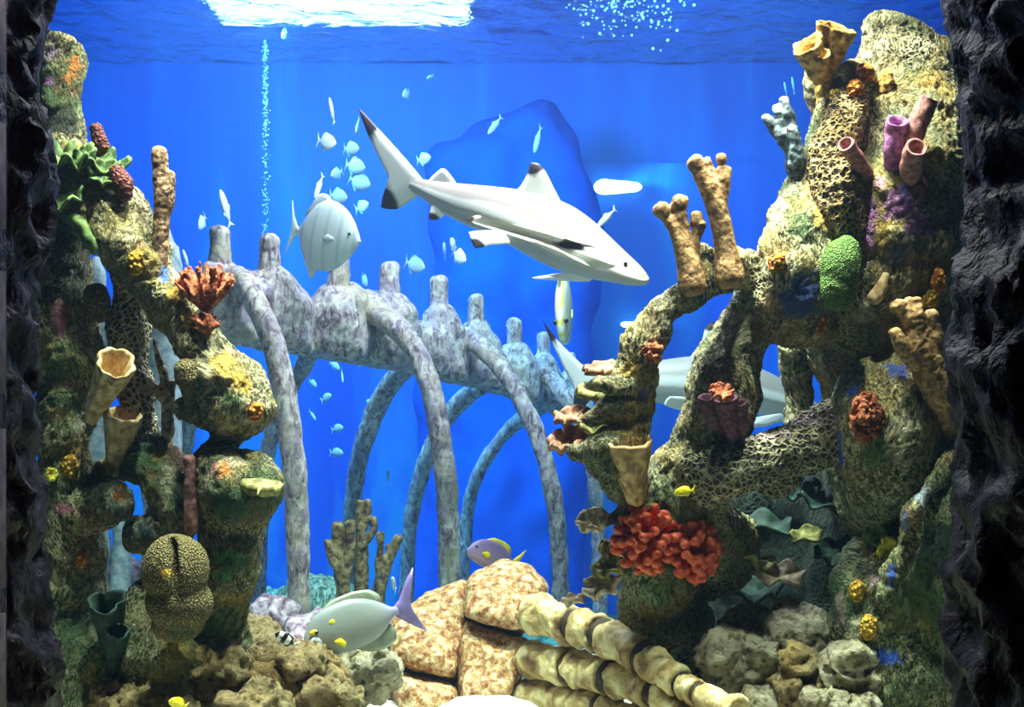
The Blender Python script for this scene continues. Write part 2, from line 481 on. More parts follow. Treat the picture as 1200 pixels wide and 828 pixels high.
def slab_bm(bm, poly, d0, thick, dome=.05, tilt=0.0, tiltx=0.0, k=.78, grow=1.0):
    pts = smooth_poly([(x, y, 0) for x, y in poly], 5, k)
    cx = sum(p.x for p in pts) / len(pts); cy = sum(p.y for p in pts) / len(pts)
    layers = []
    for (q, dd) in ((.86, thick), (1.0, thick * .8), (1.0, thick * .2 + dome * .3), (.93, .3 * dome), (.80, .0), (.55, -.25 * dome), (.28, -.4 * dome)):
        q *= grow
        layers.append([bm.verts.new(P(cx + (p.x - cx) * q, cy + (p.y - cy) * q, d0 + dd + tilt * (cy - cy - (p.y - cy) * q) / 100 + tiltx * (p.x - cx) * q / 100)) for p in pts])
    n = len(pts)
    for r0, r1 in zip(layers, layers[1:]):
        for j in range(n): bm.faces.new((r0[j], r0[(j + 1) % n], r1[(j + 1) % n], r1[j]))
    bm.faces.new(layers[0]); bm.faces.new(layers[-1])
    bmesh.ops.recalc_face_normals(bm, faces=bm.faces)
# ---------------------------------------------------------------- reef masses
YEL = (.85, .52, .06); ORA = (.85, .25, .03); CRE = (.75, .66, .45); BLU = (.01, .12, .8); PUR = (.62, .22, .70); PIN = (.8, .35, .5)
GRN = (.05, .22, .06); DGR = (.01, .05, .03); TEA = (.03, .2, .2); MAG = (.35, .04, .2); BRN = (.25, .08, .03)
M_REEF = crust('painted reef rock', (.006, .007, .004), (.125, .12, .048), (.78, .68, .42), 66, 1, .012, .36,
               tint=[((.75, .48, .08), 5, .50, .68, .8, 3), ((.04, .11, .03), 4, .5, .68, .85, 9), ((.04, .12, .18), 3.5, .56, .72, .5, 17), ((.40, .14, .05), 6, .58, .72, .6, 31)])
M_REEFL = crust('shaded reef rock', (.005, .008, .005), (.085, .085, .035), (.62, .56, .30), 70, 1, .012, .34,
               tint=[((.70, .42, .08), 5, .53, .70, .75, 5), ((.025, .12, .04), 4, .48, .66, .85, 12), ((.03, .10, .16), 3.5, .56, .72, .5, 21), ((.35, .12, .05), 6, .58, .72, .6, 37)])  # darker copy of the reef rock, shade put into its colour
M_NET = crust('netted reef rock', (.006, .008, .006), (.10, .09, .05), (.72, .62, .40), 54, 1, .02, .95,
              tint=[((.7, .45, .42), 4, .55, .72, .5, 7)])
D1 = [(.028, 5, 'n'), (.020, 12, 'n'), (.006, 34, 'r'), (.005, 60, 'e')]
VX = .0085

rr = empty('coral_reef', P(1030, 828, 4.2), 'tall knobbly painted reef column with arching branches, against the right-hand dark rock wall', 'coral rock')
# trunk
organic('trunk', M_REEF,
    tubes=[[(1037, 30, 4.25, 15), (1044, 60, 4.25, 36), (1060, 120, 4.25, 66), (1050, 200, 4.2, 88), (1030, 290, 4.2, 98), (1035, 380, 4.25, 92), (1045, 470, 4.3, 80), (1050, 580, 4.45, 80)],
           [(1105, 62, 4.35, 24), (1110, 160, 4.35, 45), (1110, 300, 4.3, 50), (1105, 450, 4.35, 46)],
           [(1036, 34, 4.25, 20), (1090, 66, 4.3, 24), (1150, 62, 4.35, 26)],
           [(996, 95, 4.15, 20), (975, 150, 4.1, 26), (958, 205, 4.1, 30), (940, 265, 4.05, 40), (928, 330, 4.05, 46), (930, 378, 4.1, 40)],
           [(966, 60, 4.2, 15), (966, 110, 4.2, 14), (972, 160, 4.2, 16)],
           [(935, 395, 4.35, 15), (935, 450, 4.4, 17), (940, 510, 4.4, 20)]],
    voxel=VX, disp=D1, parent=rr, seed=2,
    spots=[(940, 348, 30, (.0, .06, .4), .95), (1030, 215, 10, PIN, .8), (1058, 240, 17, PUR, .95, 1.6, 1.2), (1018, 262, 14, PUR, .95, .6, 3), (1052, 300, 12, (.1, .2, .7), .5),
           (1060, 215, 9, (.1, .15, .9), .9, .6, 3), (1078, 265, 17, PUR, .9, 1.6, .8), (995, 330, 14, PIN, .4), (1052, 430, 14, BLU, .8), (1000, 460, 10, BLU, .9), (1038, 420, 10, BLU, .7),
           (965, 255, 12, YEL, .8, 1, 1.6), (912, 250, 20, CRE, .7, .6, 2), (940, 262, 20, GRN, .5), (1040, 80, 22, (.7, .6, .35), .6), (1033, 95, 14, YEL, .7, .7, 2), (975, 115, 10, YEL, .8, .7, 1.6),
           (955, 170, 10, CRE, .9, .7, 3), (995, 190, 14, CRE, .6), (1085, 140, 45, (.25, .33, .22), .5), (1010, 365, 16, CRE, .7), (1005, 40, 20, CRE, .7, 2, .6)])
M_OCNET = crust('ochre netted reef rock', (.010, .006, .003), (.12, .08, .03), (.55, .38, .16), 62, 1, .016, .9)
organic('limb', M_OCNET, tubes=[[(1008, 95, 4.12, 14), (990, 140, 4.05, 24), (978, 190, 4.02, 28), (985, 240, 3.99, 27), (992, 290, 4.02, 20)]],
    voxel=VX, disp=[(.012, 8, 'n'), (.010, 36, 'e')], parent=rr, seed=3)
# left diagonal branch
organic('branch', M_REEF,
    tubes=[[(925, 325, 4.1, 40), (895, 355, 4.1, 34), (862, 400, 4.1, 32), (846, 440, 4.1, 36), (838, 490, 4.12, 38), (812, 545, 4.15, 42), (800, 600, 4.2, 52), (830, 650, 4.35, 60)],
           [(880, 338, 4.12, 16), (860, 375, 4.1, 13), (840, 412, 4.1, 16)]],
    voxel=VX, disp=D1, parent=rr, seed=4,
    spots=[(850, 385, 26, CRE, .55, 1.4, 1), (800, 540, 16, CRE, .6, 1, 2), (875, 560, 14, CRE, .4), (905, 330, 14, (.5, .55, .6), .5)])
organic('branch', M_REEF,
    tubes=[[(905, 322, 4.1, 24), (868, 318, 4.05, 26), (838, 322, 4.0, 25), (803, 345, 3.98, 20), (772, 376, 3.97, 20), (752, 415, 3.97, 24), (742, 455, 4.0, 25), (738, 500, 4.05, 24)],
           [(872, 300, 4.05, 8), (858, 310, 4.03, 20)], [(822, 300, 4.0, 12), (815, 330, 4.0, 18)]],
    voxel=.0075, disp=D1, parent=rr, seed=6,
    spots=[(815, 322, 18, YEL, .45), (790, 350, 16, CRE, .6, 2, 1), (735, 445, 16, YEL, .75, 1, 2.4), (750, 470, 10, BLU, .6, .8, 3), (768, 345, 10, CRE, .8)])
organic('branch', M_NET,
    tubes=[[(1010, 492, 4.2, 34), (968, 510, 4.1, 34), (922, 530, 4.05, 30), (872, 546, 4.03, 29), (826, 560, 4.08, 36)],
           [(905, 542, 4.05, 26), (905, 552, 4.15, 30)]],
    voxel=VX, disp=[(.015, 7, 'n'), (.008, 20, 'n'), (.010, 34, 'e')], parent=rr, seed=8,
    spots=[(945, 492, 18, (.85, .6, .62), .8, 2.4, .6), (900, 508, 14, (.85, .6, .62), .8, 2, .6), (875, 555, 10, CRE, .8), (860, 560, 8, CRE, .7)])
# hanging lobe
organic('lobe', M_REEF,
    tubes=[[(1040, 420, 4.2, 48), (1040, 480, 4.08, 66), (1036, 535, 4.06, 62), (1022, 585, 4.1, 36), (1016, 612, 4.15, 18)],
           [(1085, 430, 4.2, 34), (1080, 500, 4.15, 40), (1060, 560, 4.15, 36)]],
    voxel=VX, disp=[(.012, 5, 'n'), (.006, 20, 'n'), (.005, 55, 'e')], parent=rr, seed=9,
    spots=[(980, 520, 15, BLU, .85, .7, 2.6), (1000, 458, 10, BLU, .95), (1054, 432, 14, BLU, .85), (1055, 500, 12, CRE, .8), (1052, 530, 12, CRE, .7), (1025, 530, 20, GRN, .6), (1085, 420, 16, (.3, .3, .25), .5)])
# lower right wing and lower lobe
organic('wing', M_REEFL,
    raw=lambda b: slab_bm(b, [(1150, 520), (1112, 545), (1062, 606), (1047, 662), (1036, 712), (1052, 742), (1095, 770), (1180, 790), (1190, 600)], 3.92, .35, .05, .0, -.12),
    tubes=[[(1116, 540, 3.92, 6), (1085, 575, 3.90, 6), (1063, 607, 3.88, 6), (1051, 650, 3.87, 6), (1040, 700, 3.86, 8)]],
    voxel=VX, disp=D1, parent=rr, seed=12,
    spots=[(1080, 580, 12, (.5, .6, .7), .9, 1, 1.6), (1060, 612, 8, (.1, .3, .9), .7, .7, 2), (1043, 672, 8, BLU, .95, .7, 2), (1100, 640, 30, (.03, .12, .14), .6)])
organic('lobe', M_REEFL,
    tubes=[[(1030, 612, 4.2, 18), (1018, 655, 4.12, 30), (1012, 710, 4.05, 38), (1025, 765, 4.02, 48), (1060, 830, 4.02, 58), (1080, 920, 4.05, 70)],
           [(1035, 660, 4.05, 18), (1038, 700, 3.98, 22), (1055, 745, 4.05, 30)]],
    voxel=VX, disp=D1, parent=rr, seed=14,
    spots=[(1030, 680, 12, (.8, .5, .6), .9), (985, 715, 12, (.8, .6, .6), .6, .8, 2), (1000, 745, 14, CRE, .7, .8, 2), (1035, 768, 13, BLU, .95, 1.8, .8), (1020, 640, 8, PUR, .5)])
# body under the red corals
organic('base', M_REEFL,
    tubes=[[(752, 560, 4.1, 14), (748, 600, 4.12, 24), (762, 650, 4.18, 42), (778, 700, 4.32, 48), (792, 770, 4.45, 46), (800, 900, 4.5, 60)],
           [(700, 545, 4.1, 12), (722, 562, 4.08, 16), (748, 590, 4.1, 20), (790, 610, 4.15, 34)],
           [(712, 612, 4.05, 11), (735, 606, 4.1, 16), (755, 600, 4.15, 20)],
           [(740, 505, 4.05, 22), (742, 545, 4.1, 16), (748, 590, 4.1, 18)],
           [(708, 640, 4.1, 14), (730, 655, 4.12, 24)]],
    voxel=VX, disp=D1, parent=rr, seed=16,
    spots=[(722, 590, 14, CRE, .6), (715, 545, 14, GRN, .8), (770, 700, 24, GRN, .5), (730, 575, 12, CRE, .5, 2, 1)])
M_CAVE = crust('shade-black cave rock', (.002, .003, .003), (.008, .012, .010), (.03, .04, .03), 50, 1, .012, .4, rough=1.0)  # near-black colour stands in for the shade inside the cave
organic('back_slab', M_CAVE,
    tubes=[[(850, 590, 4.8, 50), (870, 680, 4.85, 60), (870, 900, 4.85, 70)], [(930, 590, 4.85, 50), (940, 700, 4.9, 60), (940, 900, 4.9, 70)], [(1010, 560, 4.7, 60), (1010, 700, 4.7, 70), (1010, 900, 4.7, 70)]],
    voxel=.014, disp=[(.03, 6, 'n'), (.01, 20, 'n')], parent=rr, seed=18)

# ------------------------------------------------ left reef
lr = empty('coral_reef', P(120, 828, 4.2), 'gnarled green and yellow reef column with crossing limbs beside the left-hand dark rock wall', 'coral rock')
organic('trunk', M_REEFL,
    tubes=[[(74, 60, 4.15, 28), (72, 110, 4.15, 27), (70, 160, 4.15, 24), (70, 200, 4.15, 32), (62, 260, 4.15, 34), (58, 320, 4.15, 36)],
           [(92, 52, 4.12, 8), (66, 50, 4.12, 14), (50, 52, 4.2, 14)],
           [(55, 310, 4.15, 40), (75, 375, 4.1, 38), (82, 415, 4.1, 36), (75, 455, 4.1, 28), (70, 490, 4.1, 34), (76, 540, 4.1, 30), (70, 590, 4.1, 34), (80, 640, 4.1, 42), (80, 710, 4.15, 46), (90, 780, 4.1, 60), (95, 880, 4.1, 80)],
           [(60, 612, 4.1, 30), (100, 600, 4.05, 26), (135, 590, 4.02, 21)],
           [(110, 490, 4.1, 8), (92, 500, 4.1, 20)]],
    voxel=VX, disp=D1, parent=lr, seed=22,
    spots=[(88, 75, 9, ORA, .7, .9, 1.7), (78, 90, 7, ORA, .6), (60, 60, 12, (.35, .2, .4), .6), (58, 95, 7, PUR, .8), (72, 140, 22, (.006, .012, .02), .9), (72, 375, 14, MAG, .75, .8, 1.7), (88, 385, 6, (.6, .65, .55), .9), (65, 485, 14, (.5, .3, .12), .7, 1.6, .6),
           (75, 595, 12, (.5, .12, .25), .85, 2.2, .5), (142, 580, 12, ORA, .55), (150, 592, 10, CRE, .6), (95, 655, 8, ORA, .9, .8, 1.6), (62, 680, 12, (.7, .6, .3), .9), (95, 500, 12, CRE, .5), (105, 790, 14, (.55, .3, .12), .6)])
organic('branch', M_REEF,
    tubes=[[(72, 175, 4.12, 26), (96, 215, 4.08, 34), (125, 255, 4.05, 38), (158, 300, 4.02, 34), (192, 345, 4.0, 28), (222, 385, 4.0, 27), (248, 420, 4.0, 30), (268, 452, 4.0, 36), (284, 490, 4.0, 36)],
           [(190, 290, 4.05, 14), (185, 320, 4.02, 22)], [(108, 182, 4.1, 16), (140, 230, 4.1, 14), (160, 270, 4.1, 18)]],
    voxel=VX, disp=D1, parent=lr, seed=24,
    spots=[(92, 170, 16, YEL, .55), (140, 255, 26, (.5, .42, .16), .7, 1.4, 1), (150, 275, 12, CRE, .5), (192, 322, 10, (.01, .15, .6), .95, .8, 1.4), (205, 345, 9, YEL, .9, 1.4, 1), (222, 372, 12, YEL, .9, 1.2, 1.2), (262, 425, 18, YEL, .85, 1, 1.6), (285, 450, 15, YEL, .8), (235, 455, 8, TEA, .9), (272, 470, 14, GRN, .5), (290, 495, 10, CRE, .6)])
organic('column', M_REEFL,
    tubes=[[(282, 482, 4.0, 36), (262, 514, 4.02, 17), (256, 540, 4.0, 30), (276, 572, 3.98, 46), (266, 618, 4.05, 31), (272, 656, 4.0, 33), (264, 700, 4.08, 25), (258, 760, 4.1, 40), (240, 850, 4.1, 60)],
           [(215, 480, 4.02, 15), (240, 485, 4.0, 20)], [(298, 545, 3.98, 12), (312, 560, 3.96, 13)], [(290, 655, 4.0, 12), (272, 652, 4.0, 24)]],
    voxel=VX, disp=D1, parent=lr, seed=26,
    spots=[(262, 552, 12, ORA, .8), (250, 548, 8, (.8, .3, .3), .8), (278, 540, 12, CRE, .8, 1.6, .7), (270, 660, 22, (.12, .4, .14), .8), (270, 600, 24, (.02, .14, .08), .6), (240, 560, 8, CRE, .6)])
organic('branch', M_NET,
    tubes=[[(160, 300, 4.08, 28), (152, 345, 4.1, 22), (152, 400, 4.1, 21), (158, 450, 4.1, 18), (166, 500, 4.12, 17), (170, 540, 4.12, 24)]],
    voxel=VX, disp=D1, parent=lr, seed=28)
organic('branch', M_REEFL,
    tubes=[[(120, 556, 4.1, 12), (150, 545, 4.1, 20), (180, 545, 4.08, 28), (202, 575, 4.05, 28), (200, 612, 4.05, 26), (175, 628, 4.08, 21), (160, 628, 4.1, 15)],
           [(184, 520, 4.1, 14), (184, 545, 4.08, 24)]],
    voxel=VX, disp=D1, parent=lr, seed=30,
    spots=[(200, 570, 16, CRE, .55, .8, 1.8), (185, 535, 10, YEL, .4), (210, 590, 14, GRN, .6), (165, 628, 14, (.02, .08, .12), .8)])
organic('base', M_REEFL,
    tubes=[[(185, 700, 4.1, 34), (190, 745, 4.05, 44), (190, 850, 4.05, 60)], [(130, 740, 4.1, 34), (140, 850, 4.1, 60)], [(225, 735, 4.1, 30), (235, 800, 4.1, 50), (240, 860, 4.1, 50)]],
    voxel=VX, disp=D1, parent=lr, seed=32,
    spots=[(170, 720, 22, (.5, .45, .22), .6), (112, 745, 16, CRE, .4), (145, 760, 12, (.4, .45, .3), .6)])

# surfaces to seat the small corals on
def bvh_of(roots):
    vs, ps = [], []
    for r in roots:
        for o in r.children:
            m = parent_world(r); b = len(vs)
            vs += [m @ v.co for v in o.data.vertices]; ps += [tuple(b + i for i in p.vertices) for p in o.data.polygons]
    return BVHTree.FromPolygons(vs, ps)
REEF = bvh_of([rr, lr])
CAM = Vector((0, 0, CZ))
def snap(px, py, d=4.1):
    """point and normal of the reef surface behind this place, else a point at distance d"""
    dr = (P(px, py, 1) - CAM).normalized()
    h, n, i, ds = REEF.ray_cast(CAM, dr)
    if h is None or h.y > d + .5: return P(px, py, d), Vector((0, -1, 0))
    return h, n
# ---------------------------------------------------------------- whale skeleton prop
s = N('weathered bone resin'); c = s.coord()
a = s.noise(c, 11, 5, .4); b = s.noise(c, 50, 3); e = s.noise(s.coord((1, 1, .5)), 34, 6, .8, .7)
h = s.mth('ADD', s.mth('MULTIPLY', a, .6), s.mth('MULTIPLY', b, .4))
col = s.ramp(e, [(.38, (.12, .07, .10)), (.48, (.38, .29, .31)), (.6, (.66, .60, .54))])
col = s.mix(s.mr(a, .5, .7, 0, .7), col, (.36, .28, .42))
col = s.mix(s.mr(s.noise(c, 5, 3), .55, .68, 0, .6), col, (.46, .38, .24))
M_BONE = s.finish(col, h, .8, .012, .7, .3)

sk = empty('whale_skeleton', P(330, 730, 5.8), 'weathered grey and purple whale skeleton with arched ribs and upright spines, standing across the tank', 'skeleton')
BD = [(.012, 9, 'n'), (.006, 26, 'n'), (.003, 60, 'n')]
# spine tip, body centre, body half sizes (px) and distance
VP = [[(236, 318), (284, 318), (298, 338), (301, 402), (236, 397)], [(287, 318), (345, 332), (367, 357), (365, 414), (296, 405)], [(363, 356), (380, 337), (415, 334), (430, 347), (432, 424), (364, 414)],
      [(425, 343), (462, 347), (490, 377), (492, 436), (428, 424)], [(488, 385), (505, 374), (530, 380), (546, 397), (547, 449), (490, 437)], [(541, 390), (576, 397), (591, 417), (591, 460), (543, 449)],
      [(587, 410), (616, 414), (635, 434), (633, 475), (588, 461)], [(630, 434), (651, 440), (666, 460), (663, 490), (631, 476)], [(662, 456), (690, 466), (701, 490), (698, 505), (664, 492)]]
VERT = [((258, 264), (256, 352), 13, 36, 44, 5.75), ((316, 273), (318, 358), 13, 40, 42, 5.9), ((397, 293), (396, 378), 13, 40, 44, 6.15), ((457, 306), (462, 392), 12, 36, 40, 6.35),
        ((515, 322), (520, 408), 11, 33, 36, 6.65), ((558, 344), (564, 425), 10, 28, 30, 6.95), ((603, 372), (606, 440), 9.5, 25, 27, 7.3), ((637, 388), (642, 456), 8, 23, 23, 7.6), ((668, 412), (675, 468), 7, 20, 20, 7.9)]
for k, ((tx, ty), (cx, cy), sr, rx, rz, d) in enumerate(VERT):
    o = organic('vertebra', M_BONE,
        raw=lambda b, k=k, d=d: slab_bm(b, VP[k], d - .08, .45, .10, .0, .10, .84, 1.08),
        tubes=[
               [(tx, ty + sr * 4.4, d, sr * 1.9), (cx, cy - rz * .5, d, sr * 2.4)]],
        voxel=.011, smooth=3, disp=BD, parent=sk, seed=40 + k)
    q = organic('neural_spine', M_BONE,
        tubes=[[(tx, ty + sr * .7, d, sr), (tx, ty + sr * 2, d, sr * .98), (tx, ty + sr * 3.6, d, sr * 1.15), (tx + 1, ty + sr * 5.4, d, sr * 1.7)]],
        voxel=.008, smooth=2, disp=[(.006, 14, 'n'), (.003, 40, 'n')], parent=o, seed=60 + k)
def rib(pts, vx=.011):
    organic('rib', M_BONE, tubes=[pts], voxel=vx, smooth=2, disp=[(.006, 10, 'n'), (.003, 30, 'n')], parent=sk, seed=len(pts) + int(pts[0][0]))
rib([(276, 326, 5.7, 16), (288, 334, 5.55, 15), (304, 362, 5.45, 14), (321, 405, 5.4, 14), (335, 470, 5.35, 14.5), (344, 545, 5.35, 14.5), (349, 620, 5.4, 14), (350, 740, 5.45, 13)])
rib([(420, 362, 6.3, 15), (444, 368, 6.15, 15), (470, 388, 6.05, 14), (494, 425, 6.0, 13), (511, 480, 5.95, 13), (521, 550, 5.95, 13.5), (526, 620, 6.0, 13.5), (527, 720, 6.05, 13)])
rib([(534, 390, 6.8, 12), (560, 404, 6.65, 12), (588, 432, 6.55, 11.5), (612, 470, 6.5, 11), (634, 522, 6.45, 10.5), (648, 580, 6.45, 10.5), (655, 640, 6.5, 10.5), (657, 730, 6.55, 10)])
rib([(622, 432, 7.4, 9), (645, 444, 7.3, 10), (664, 466, 7.2, 10), (682, 505, 7.2, 9), (696, 560, 7.2, 9), (702, 640, 7.3, 9), (704, 740, 7.3, 9)])
rib([(370, 400, 6.5, 12), (352, 436, 6.7, 10), (328, 480, 6.85, 10), (312, 540, 6.9, 10), (305, 610, 6.9, 10), (303, 740, 6.9, 9)], .013)
rib([(486, 422, 6.9, 12), (458, 450, 7.1, 12), (434, 495, 7.2, 12), (420, 545, 7.25, 11), (412, 610, 7.3, 11), (410, 740, 7.3, 10)], .013)
rib([(572, 448, 7.3, 10), (540, 470, 7.5, 11), (512, 508, 7.6, 10), (494, 555, 7.65, 10), (480, 620, 7.7, 9), (474, 740, 7.7, 9)], .013)
rib([(636, 476, 7.7, 9), (606, 494, 7.9, 9), (582, 520, 8.0, 8), (562, 552, 8.05, 8), (548, 600, 8.1, 8), (540, 720, 8.1, 8)], .013)
rib([(256, 380, 6.2, 11), (240, 430, 6.4, 11), (222, 490, 6.5, 11), (212, 560, 6.6, 11), (208, 740, 6.6, 11)], .013)

# ---------------------------------------------------------------- flipper skeleton
s = N('ochre speckled bone block'); c = s.coord()
a = s.noise(c, 42, 5, .3, .7); b = s.noise(c, 7, 3); e = s.noise(c, 110, 2)
col = s.ramp(a, [(.38, (.16, .05, .02)), (.48, (.42, .19, .07)), (.57, (.58, .40, .21)), (.70, (.74, .64, .50))])
col = s.mix(s.mr(b, .56, .68, 0, .6), col, (.28, .26, .10))
h = s.mth('ADD', s.mth('MULTIPLY', a, .7), s.mth('MULTIPLY', e, .3))
M_BLOCK = s.finish(col, h, .8, .010, .65, .3)
fl = empty('flipper_skeleton', P(560, 828, 4.5), 'speckled tan flipper skeleton with square wrist bones and jointed finger bones', 'skeleton')
def slab(name, poly, d0, thick, mat, parent, seed=0, dome=.05, tilt=0.0, disp=None, voxel=.0085, tiltx=0.0):
    """a thick rounded block whose face has this outline"""
    bm = bmesh.new(); slab_bm(bm, poly, d0, thick, dome, tilt, tiltx)
    me = remesh(bm, voxel, 3)
    displace(me, disp or [(.012, 7, 'n'), (.008, 18, 'n'), (.004, 45, 'n')], seed)
    me.name = name
    return link_mesh(name, me, mat, parent)
M_CART = speckle('dark brown cartilage', (.02, .012, .008), (.05, .03, .02), 30, .5, .01)
slab('gap_filler', [(456, 740), (500, 712), (560, 685), (600, 668), (626, 690), (612, 740), (600, 850), (450, 850)], 4.74, .14, M_CART, fl, 9, .02, .22)  # dark backing added so the gaps between the wrist bones look dark
slab('carpal_bone', [(450, 752), (462, 724), (490, 702), (546, 677), (545, 730), (537, 797), (480, 783), (460, 775)], 4.62, .34, M_BLOCK, fl, 1, .07, .22)
slab('carpal_bone', [(549, 674), (590, 655), (624, 664), (641, 686), (636, 706), (618, 740), (586, 734), (541, 722)], 4.60, .34, M_BLOCK, fl, 2, .07, .25)
slab('carpal_bone', [(541, 727), (585, 740), (624, 750), (612, 768), (612, 784), (596, 822), (540, 836), (539, 790)], 4.52, .36, M_BLOCK, fl, 3, .06, .2)
slab('carpal_bone', [(461, 789), (500, 794), (536, 803), (540, 850), (470, 850), (461, 820)], 4.48, .34, M_BLOCK, fl, 4, .05, .1)
slab('carpal_bone', [(470, 742), (450, 762), (452, 790), (459, 850), (430, 850), (432, 780)], 4.66, .3, M_BLOCK, fl, 5, .05, .1)
M_PHAL = N('yellow ochre finger bone'); s = M_PHAL; c = s.coord()
a = s.noise(c, 16, 5, .5); b = s.noise(c, 60, 3)
col = s.ramp(a, [(.33, (.14, .06, .03)), (.46, (.42, .28, .11)), (.58, (.68, .55, .28)), (.75, (.86, .78, .55))])
M_PHAL = s.finish(col, s.mth('ADD', a, s.mth('MULTIPLY', b, .4)), .9, .012, .6, .35)
def finger(joints, seed):
    joints = [(x, y, 4.62 - (x - 600) * .0034, r * 1.04) for x, y, d, r in joints]
    for k in range(len(joints) - 1):
        (x0, y0, d0, r0), (x1, y1, d1, r1) = joints[k], joints[k + 1]
        def L(t, m): return (x0 + (x1 - x0) * t, y0 + (y1 - y0) * t, d0 + (d1 - d0) * t, (r0 + (r1 - r0) * t) * m)
        e = 4 / max(20, math.hypot(x1 - x0, y1 - y0))
        if k: organic('joint_cartilage', M_CART, blobs=[(x0, y0, d0, r0 * .86, r0 * .86)], voxel=.007, smooth=1, parent=fl)
        organic('finger_bone', M_PHAL, tubes=[[L(.03 + e * .7, .86), L(.07 + e, .98), L(.14 + e, 1.06), L(.3, .94), L(.5, .86), L(.68, .90), L(.87, 1.06), L(.93, 1.0), L(.975 - e * .7, .86)]],
                voxel=.0068, smooth=2, disp=[(.007, 14, 'n'), (.005, 34, 'n'), (.002, 80, 'n')], parent=fl, seed=seed + k)
finger([(622, 716, 4.58, 25), (674, 733, 4.5, 22), (706, 744, 4.46, 23), (756, 770, 4.38, 22), (800, 802, 4.25, 17), (818, 812, 4.2, 15), (870, 836, 4.05, 18)], 100)
finger([(614, 770, 4.5, 22), (670, 782, 4.45, 22), (716, 793, 4.4, 22), (768, 812, 4.32, 20), (815, 845, 4.2, 18)], 120)
finger([(606, 812, 4.42, 20), (705, 828, 4.38, 18), (760, 850, 4.3, 18)], 140)

# pale overexposed shell at the bottom edge
M_WHITE = speckle('bleached white shell', (.80, .78, .74), (.93, .92, .9), 12, .2, .005, .5)
tag(slab('clam_shell', [(500, 836), (530, 820), (575, 817), (620, 820), (645, 838), (640, 880), (500, 880)], 4.15, .2, M_WHITE, None, 7, .05, 0.1),
    'bleached white shell at the bottom edge in front of the square wrist bones', 'shell')

# ---------------------------------------------------------------- loose porous rocks
M_POR = crust('porous brown live rock', (.03, .012, .006), (.20, .115, .04), (.55, .40, .19), 46, 1, .02, .12, stroke=False, tint=[((.6, .35, .08), 6, .52, .7, .6, 2), ((.35, .33, .15), 4, .5, .7, .5, 8)])
M_PORL = crust('pale porous live rock', (.05, .035, .018), (.36, .28, .16), (.76, .68, .50), 46, 1, .018, .12, stroke=False, tint=[((.55, .42, .12), 5, .54, .7, .6, 2)])
def rock(px, py, d, rx, rz, label, mat, seed, group=None, n=7, name='live_rock', ry=None):
    rnd = random.Random(seed)
    bl = [(px, py, d, rx * .72, rz * .72, (ry or rx) * .7)]
    for _ in range(n):
        a = rnd.uniform(0, 2 * PI); q = rnd.uniform(.35, .62)
        bl.append((px + math.cos(a) * rx * q, py + math.sin(a) * rz * q, d + rnd.uniform(-.5, .3) * PR(rx, d), rx * rnd.uniform(.28, .45), rz * rnd.uniform(.28, .45)))
    o = organic(name, mat, blobs=bl, voxel=.007, smooth=1, disp=[(.026, 8, 'n'), (.022, 18, 'r'), (.022, 34, 'h'), (.009, 60, 'r')], seed=seed)
    return tag(o, label, 'rock', group)
rock(300, 768, 4.25, 62, 40, 'arched brown porous rock over a dark hollow, topmost of the lower left pile', M_POR, 201)
rock(248, 796, 4.05, 62, 42, 'smooth-sided tan rock below the dimpled brain coral', M_POR, 202)
rock(352, 800, 4.05, 66, 52, 'craggy golden rock directly under the striped humbug fish', M_POR, 203, n=10)
rock(300, 832, 3.9, 50, 34, 'low brown rock at the bottom edge of the lower left pile', M_POR, 204)
rock(165, 822, 3.95, 60, 30, 'rubbly brown rock left of the little yellow fish', M_POR, 205)
rock(428, 788, 4.3, 42, 42, 'knobbly grey and black rock between the surgeonfish and the flipper bones', M_PORL, 206)
rock(388, 764, 4.35, 38, 20, 'pebbly pale rock right under the surgeonfish belly', M_PORL, 207)
rock(395, 826, 3.95, 40, 26, 'greenish rounded rock at the bottom edge below the surgeonfish', M_POR, 208)
rock(215, 838, 3.85, 34, 20, 'small rock at the bottom edge under the little yellow fish', M_POR, 209)
rock(868, 778, 4.08, 56, 44, 'big pale smooth-topped rock beside the finger bone tips', M_PORL, 211)
rock(872, 738, 4.2, 34, 30, 'brown forked rock behind the big pale rock', M_POR, 212)
rock(932, 744, 4.12, 50, 38, 'cream rock block below the dark cave', M_PORL, 213)
rock(945, 800, 4.0, 44, 42, 'crumbly yellow-brown rock in the middle of the lower right pile', M_POR, 214, n=10)
rock(990, 792, 3.97, 46, 42, 'speckled rock leaning on the lower lobe of the right reef', M_PORL, 215)
rock(990, 832, 3.95, 60, 30, 'pale pitted rock at the bottom edge of the lower right pile', M_PORL, 216)
rock(900, 836, 4.0, 50, 30, 'rounded pale rock at the bottom edge beside the finger bones', M_PORL, 217)

# far background rocks and mounds seen between the ribs
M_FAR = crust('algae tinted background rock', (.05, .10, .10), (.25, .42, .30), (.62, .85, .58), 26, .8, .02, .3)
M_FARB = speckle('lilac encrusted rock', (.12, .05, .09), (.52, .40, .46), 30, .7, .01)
def bigrock(px, py, d, rx, rz, label, mat, seed):
    o = organic('background_rock', mat, blobs=[(px, py, d, rx, rz), (px - rx * .4, py + rz * .4, d - .1, rx * .6, rz * .6), (px + rx * .45, py + rz * .3, d, rx * .6, rz * .65)],
                voxel=.014, smooth=2, disp=[(.06, 4, 'n'), (.03, 12, 'r'), (.012, 30, 'n')], seed=seed)
    return tag(o, label, 'rock')
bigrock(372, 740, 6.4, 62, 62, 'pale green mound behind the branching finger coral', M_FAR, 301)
bigrock(318, 738, 5.2, 28, 36, 'small lilac-crusted rock beside the foot of the nearest rib', M_FARB, 302)
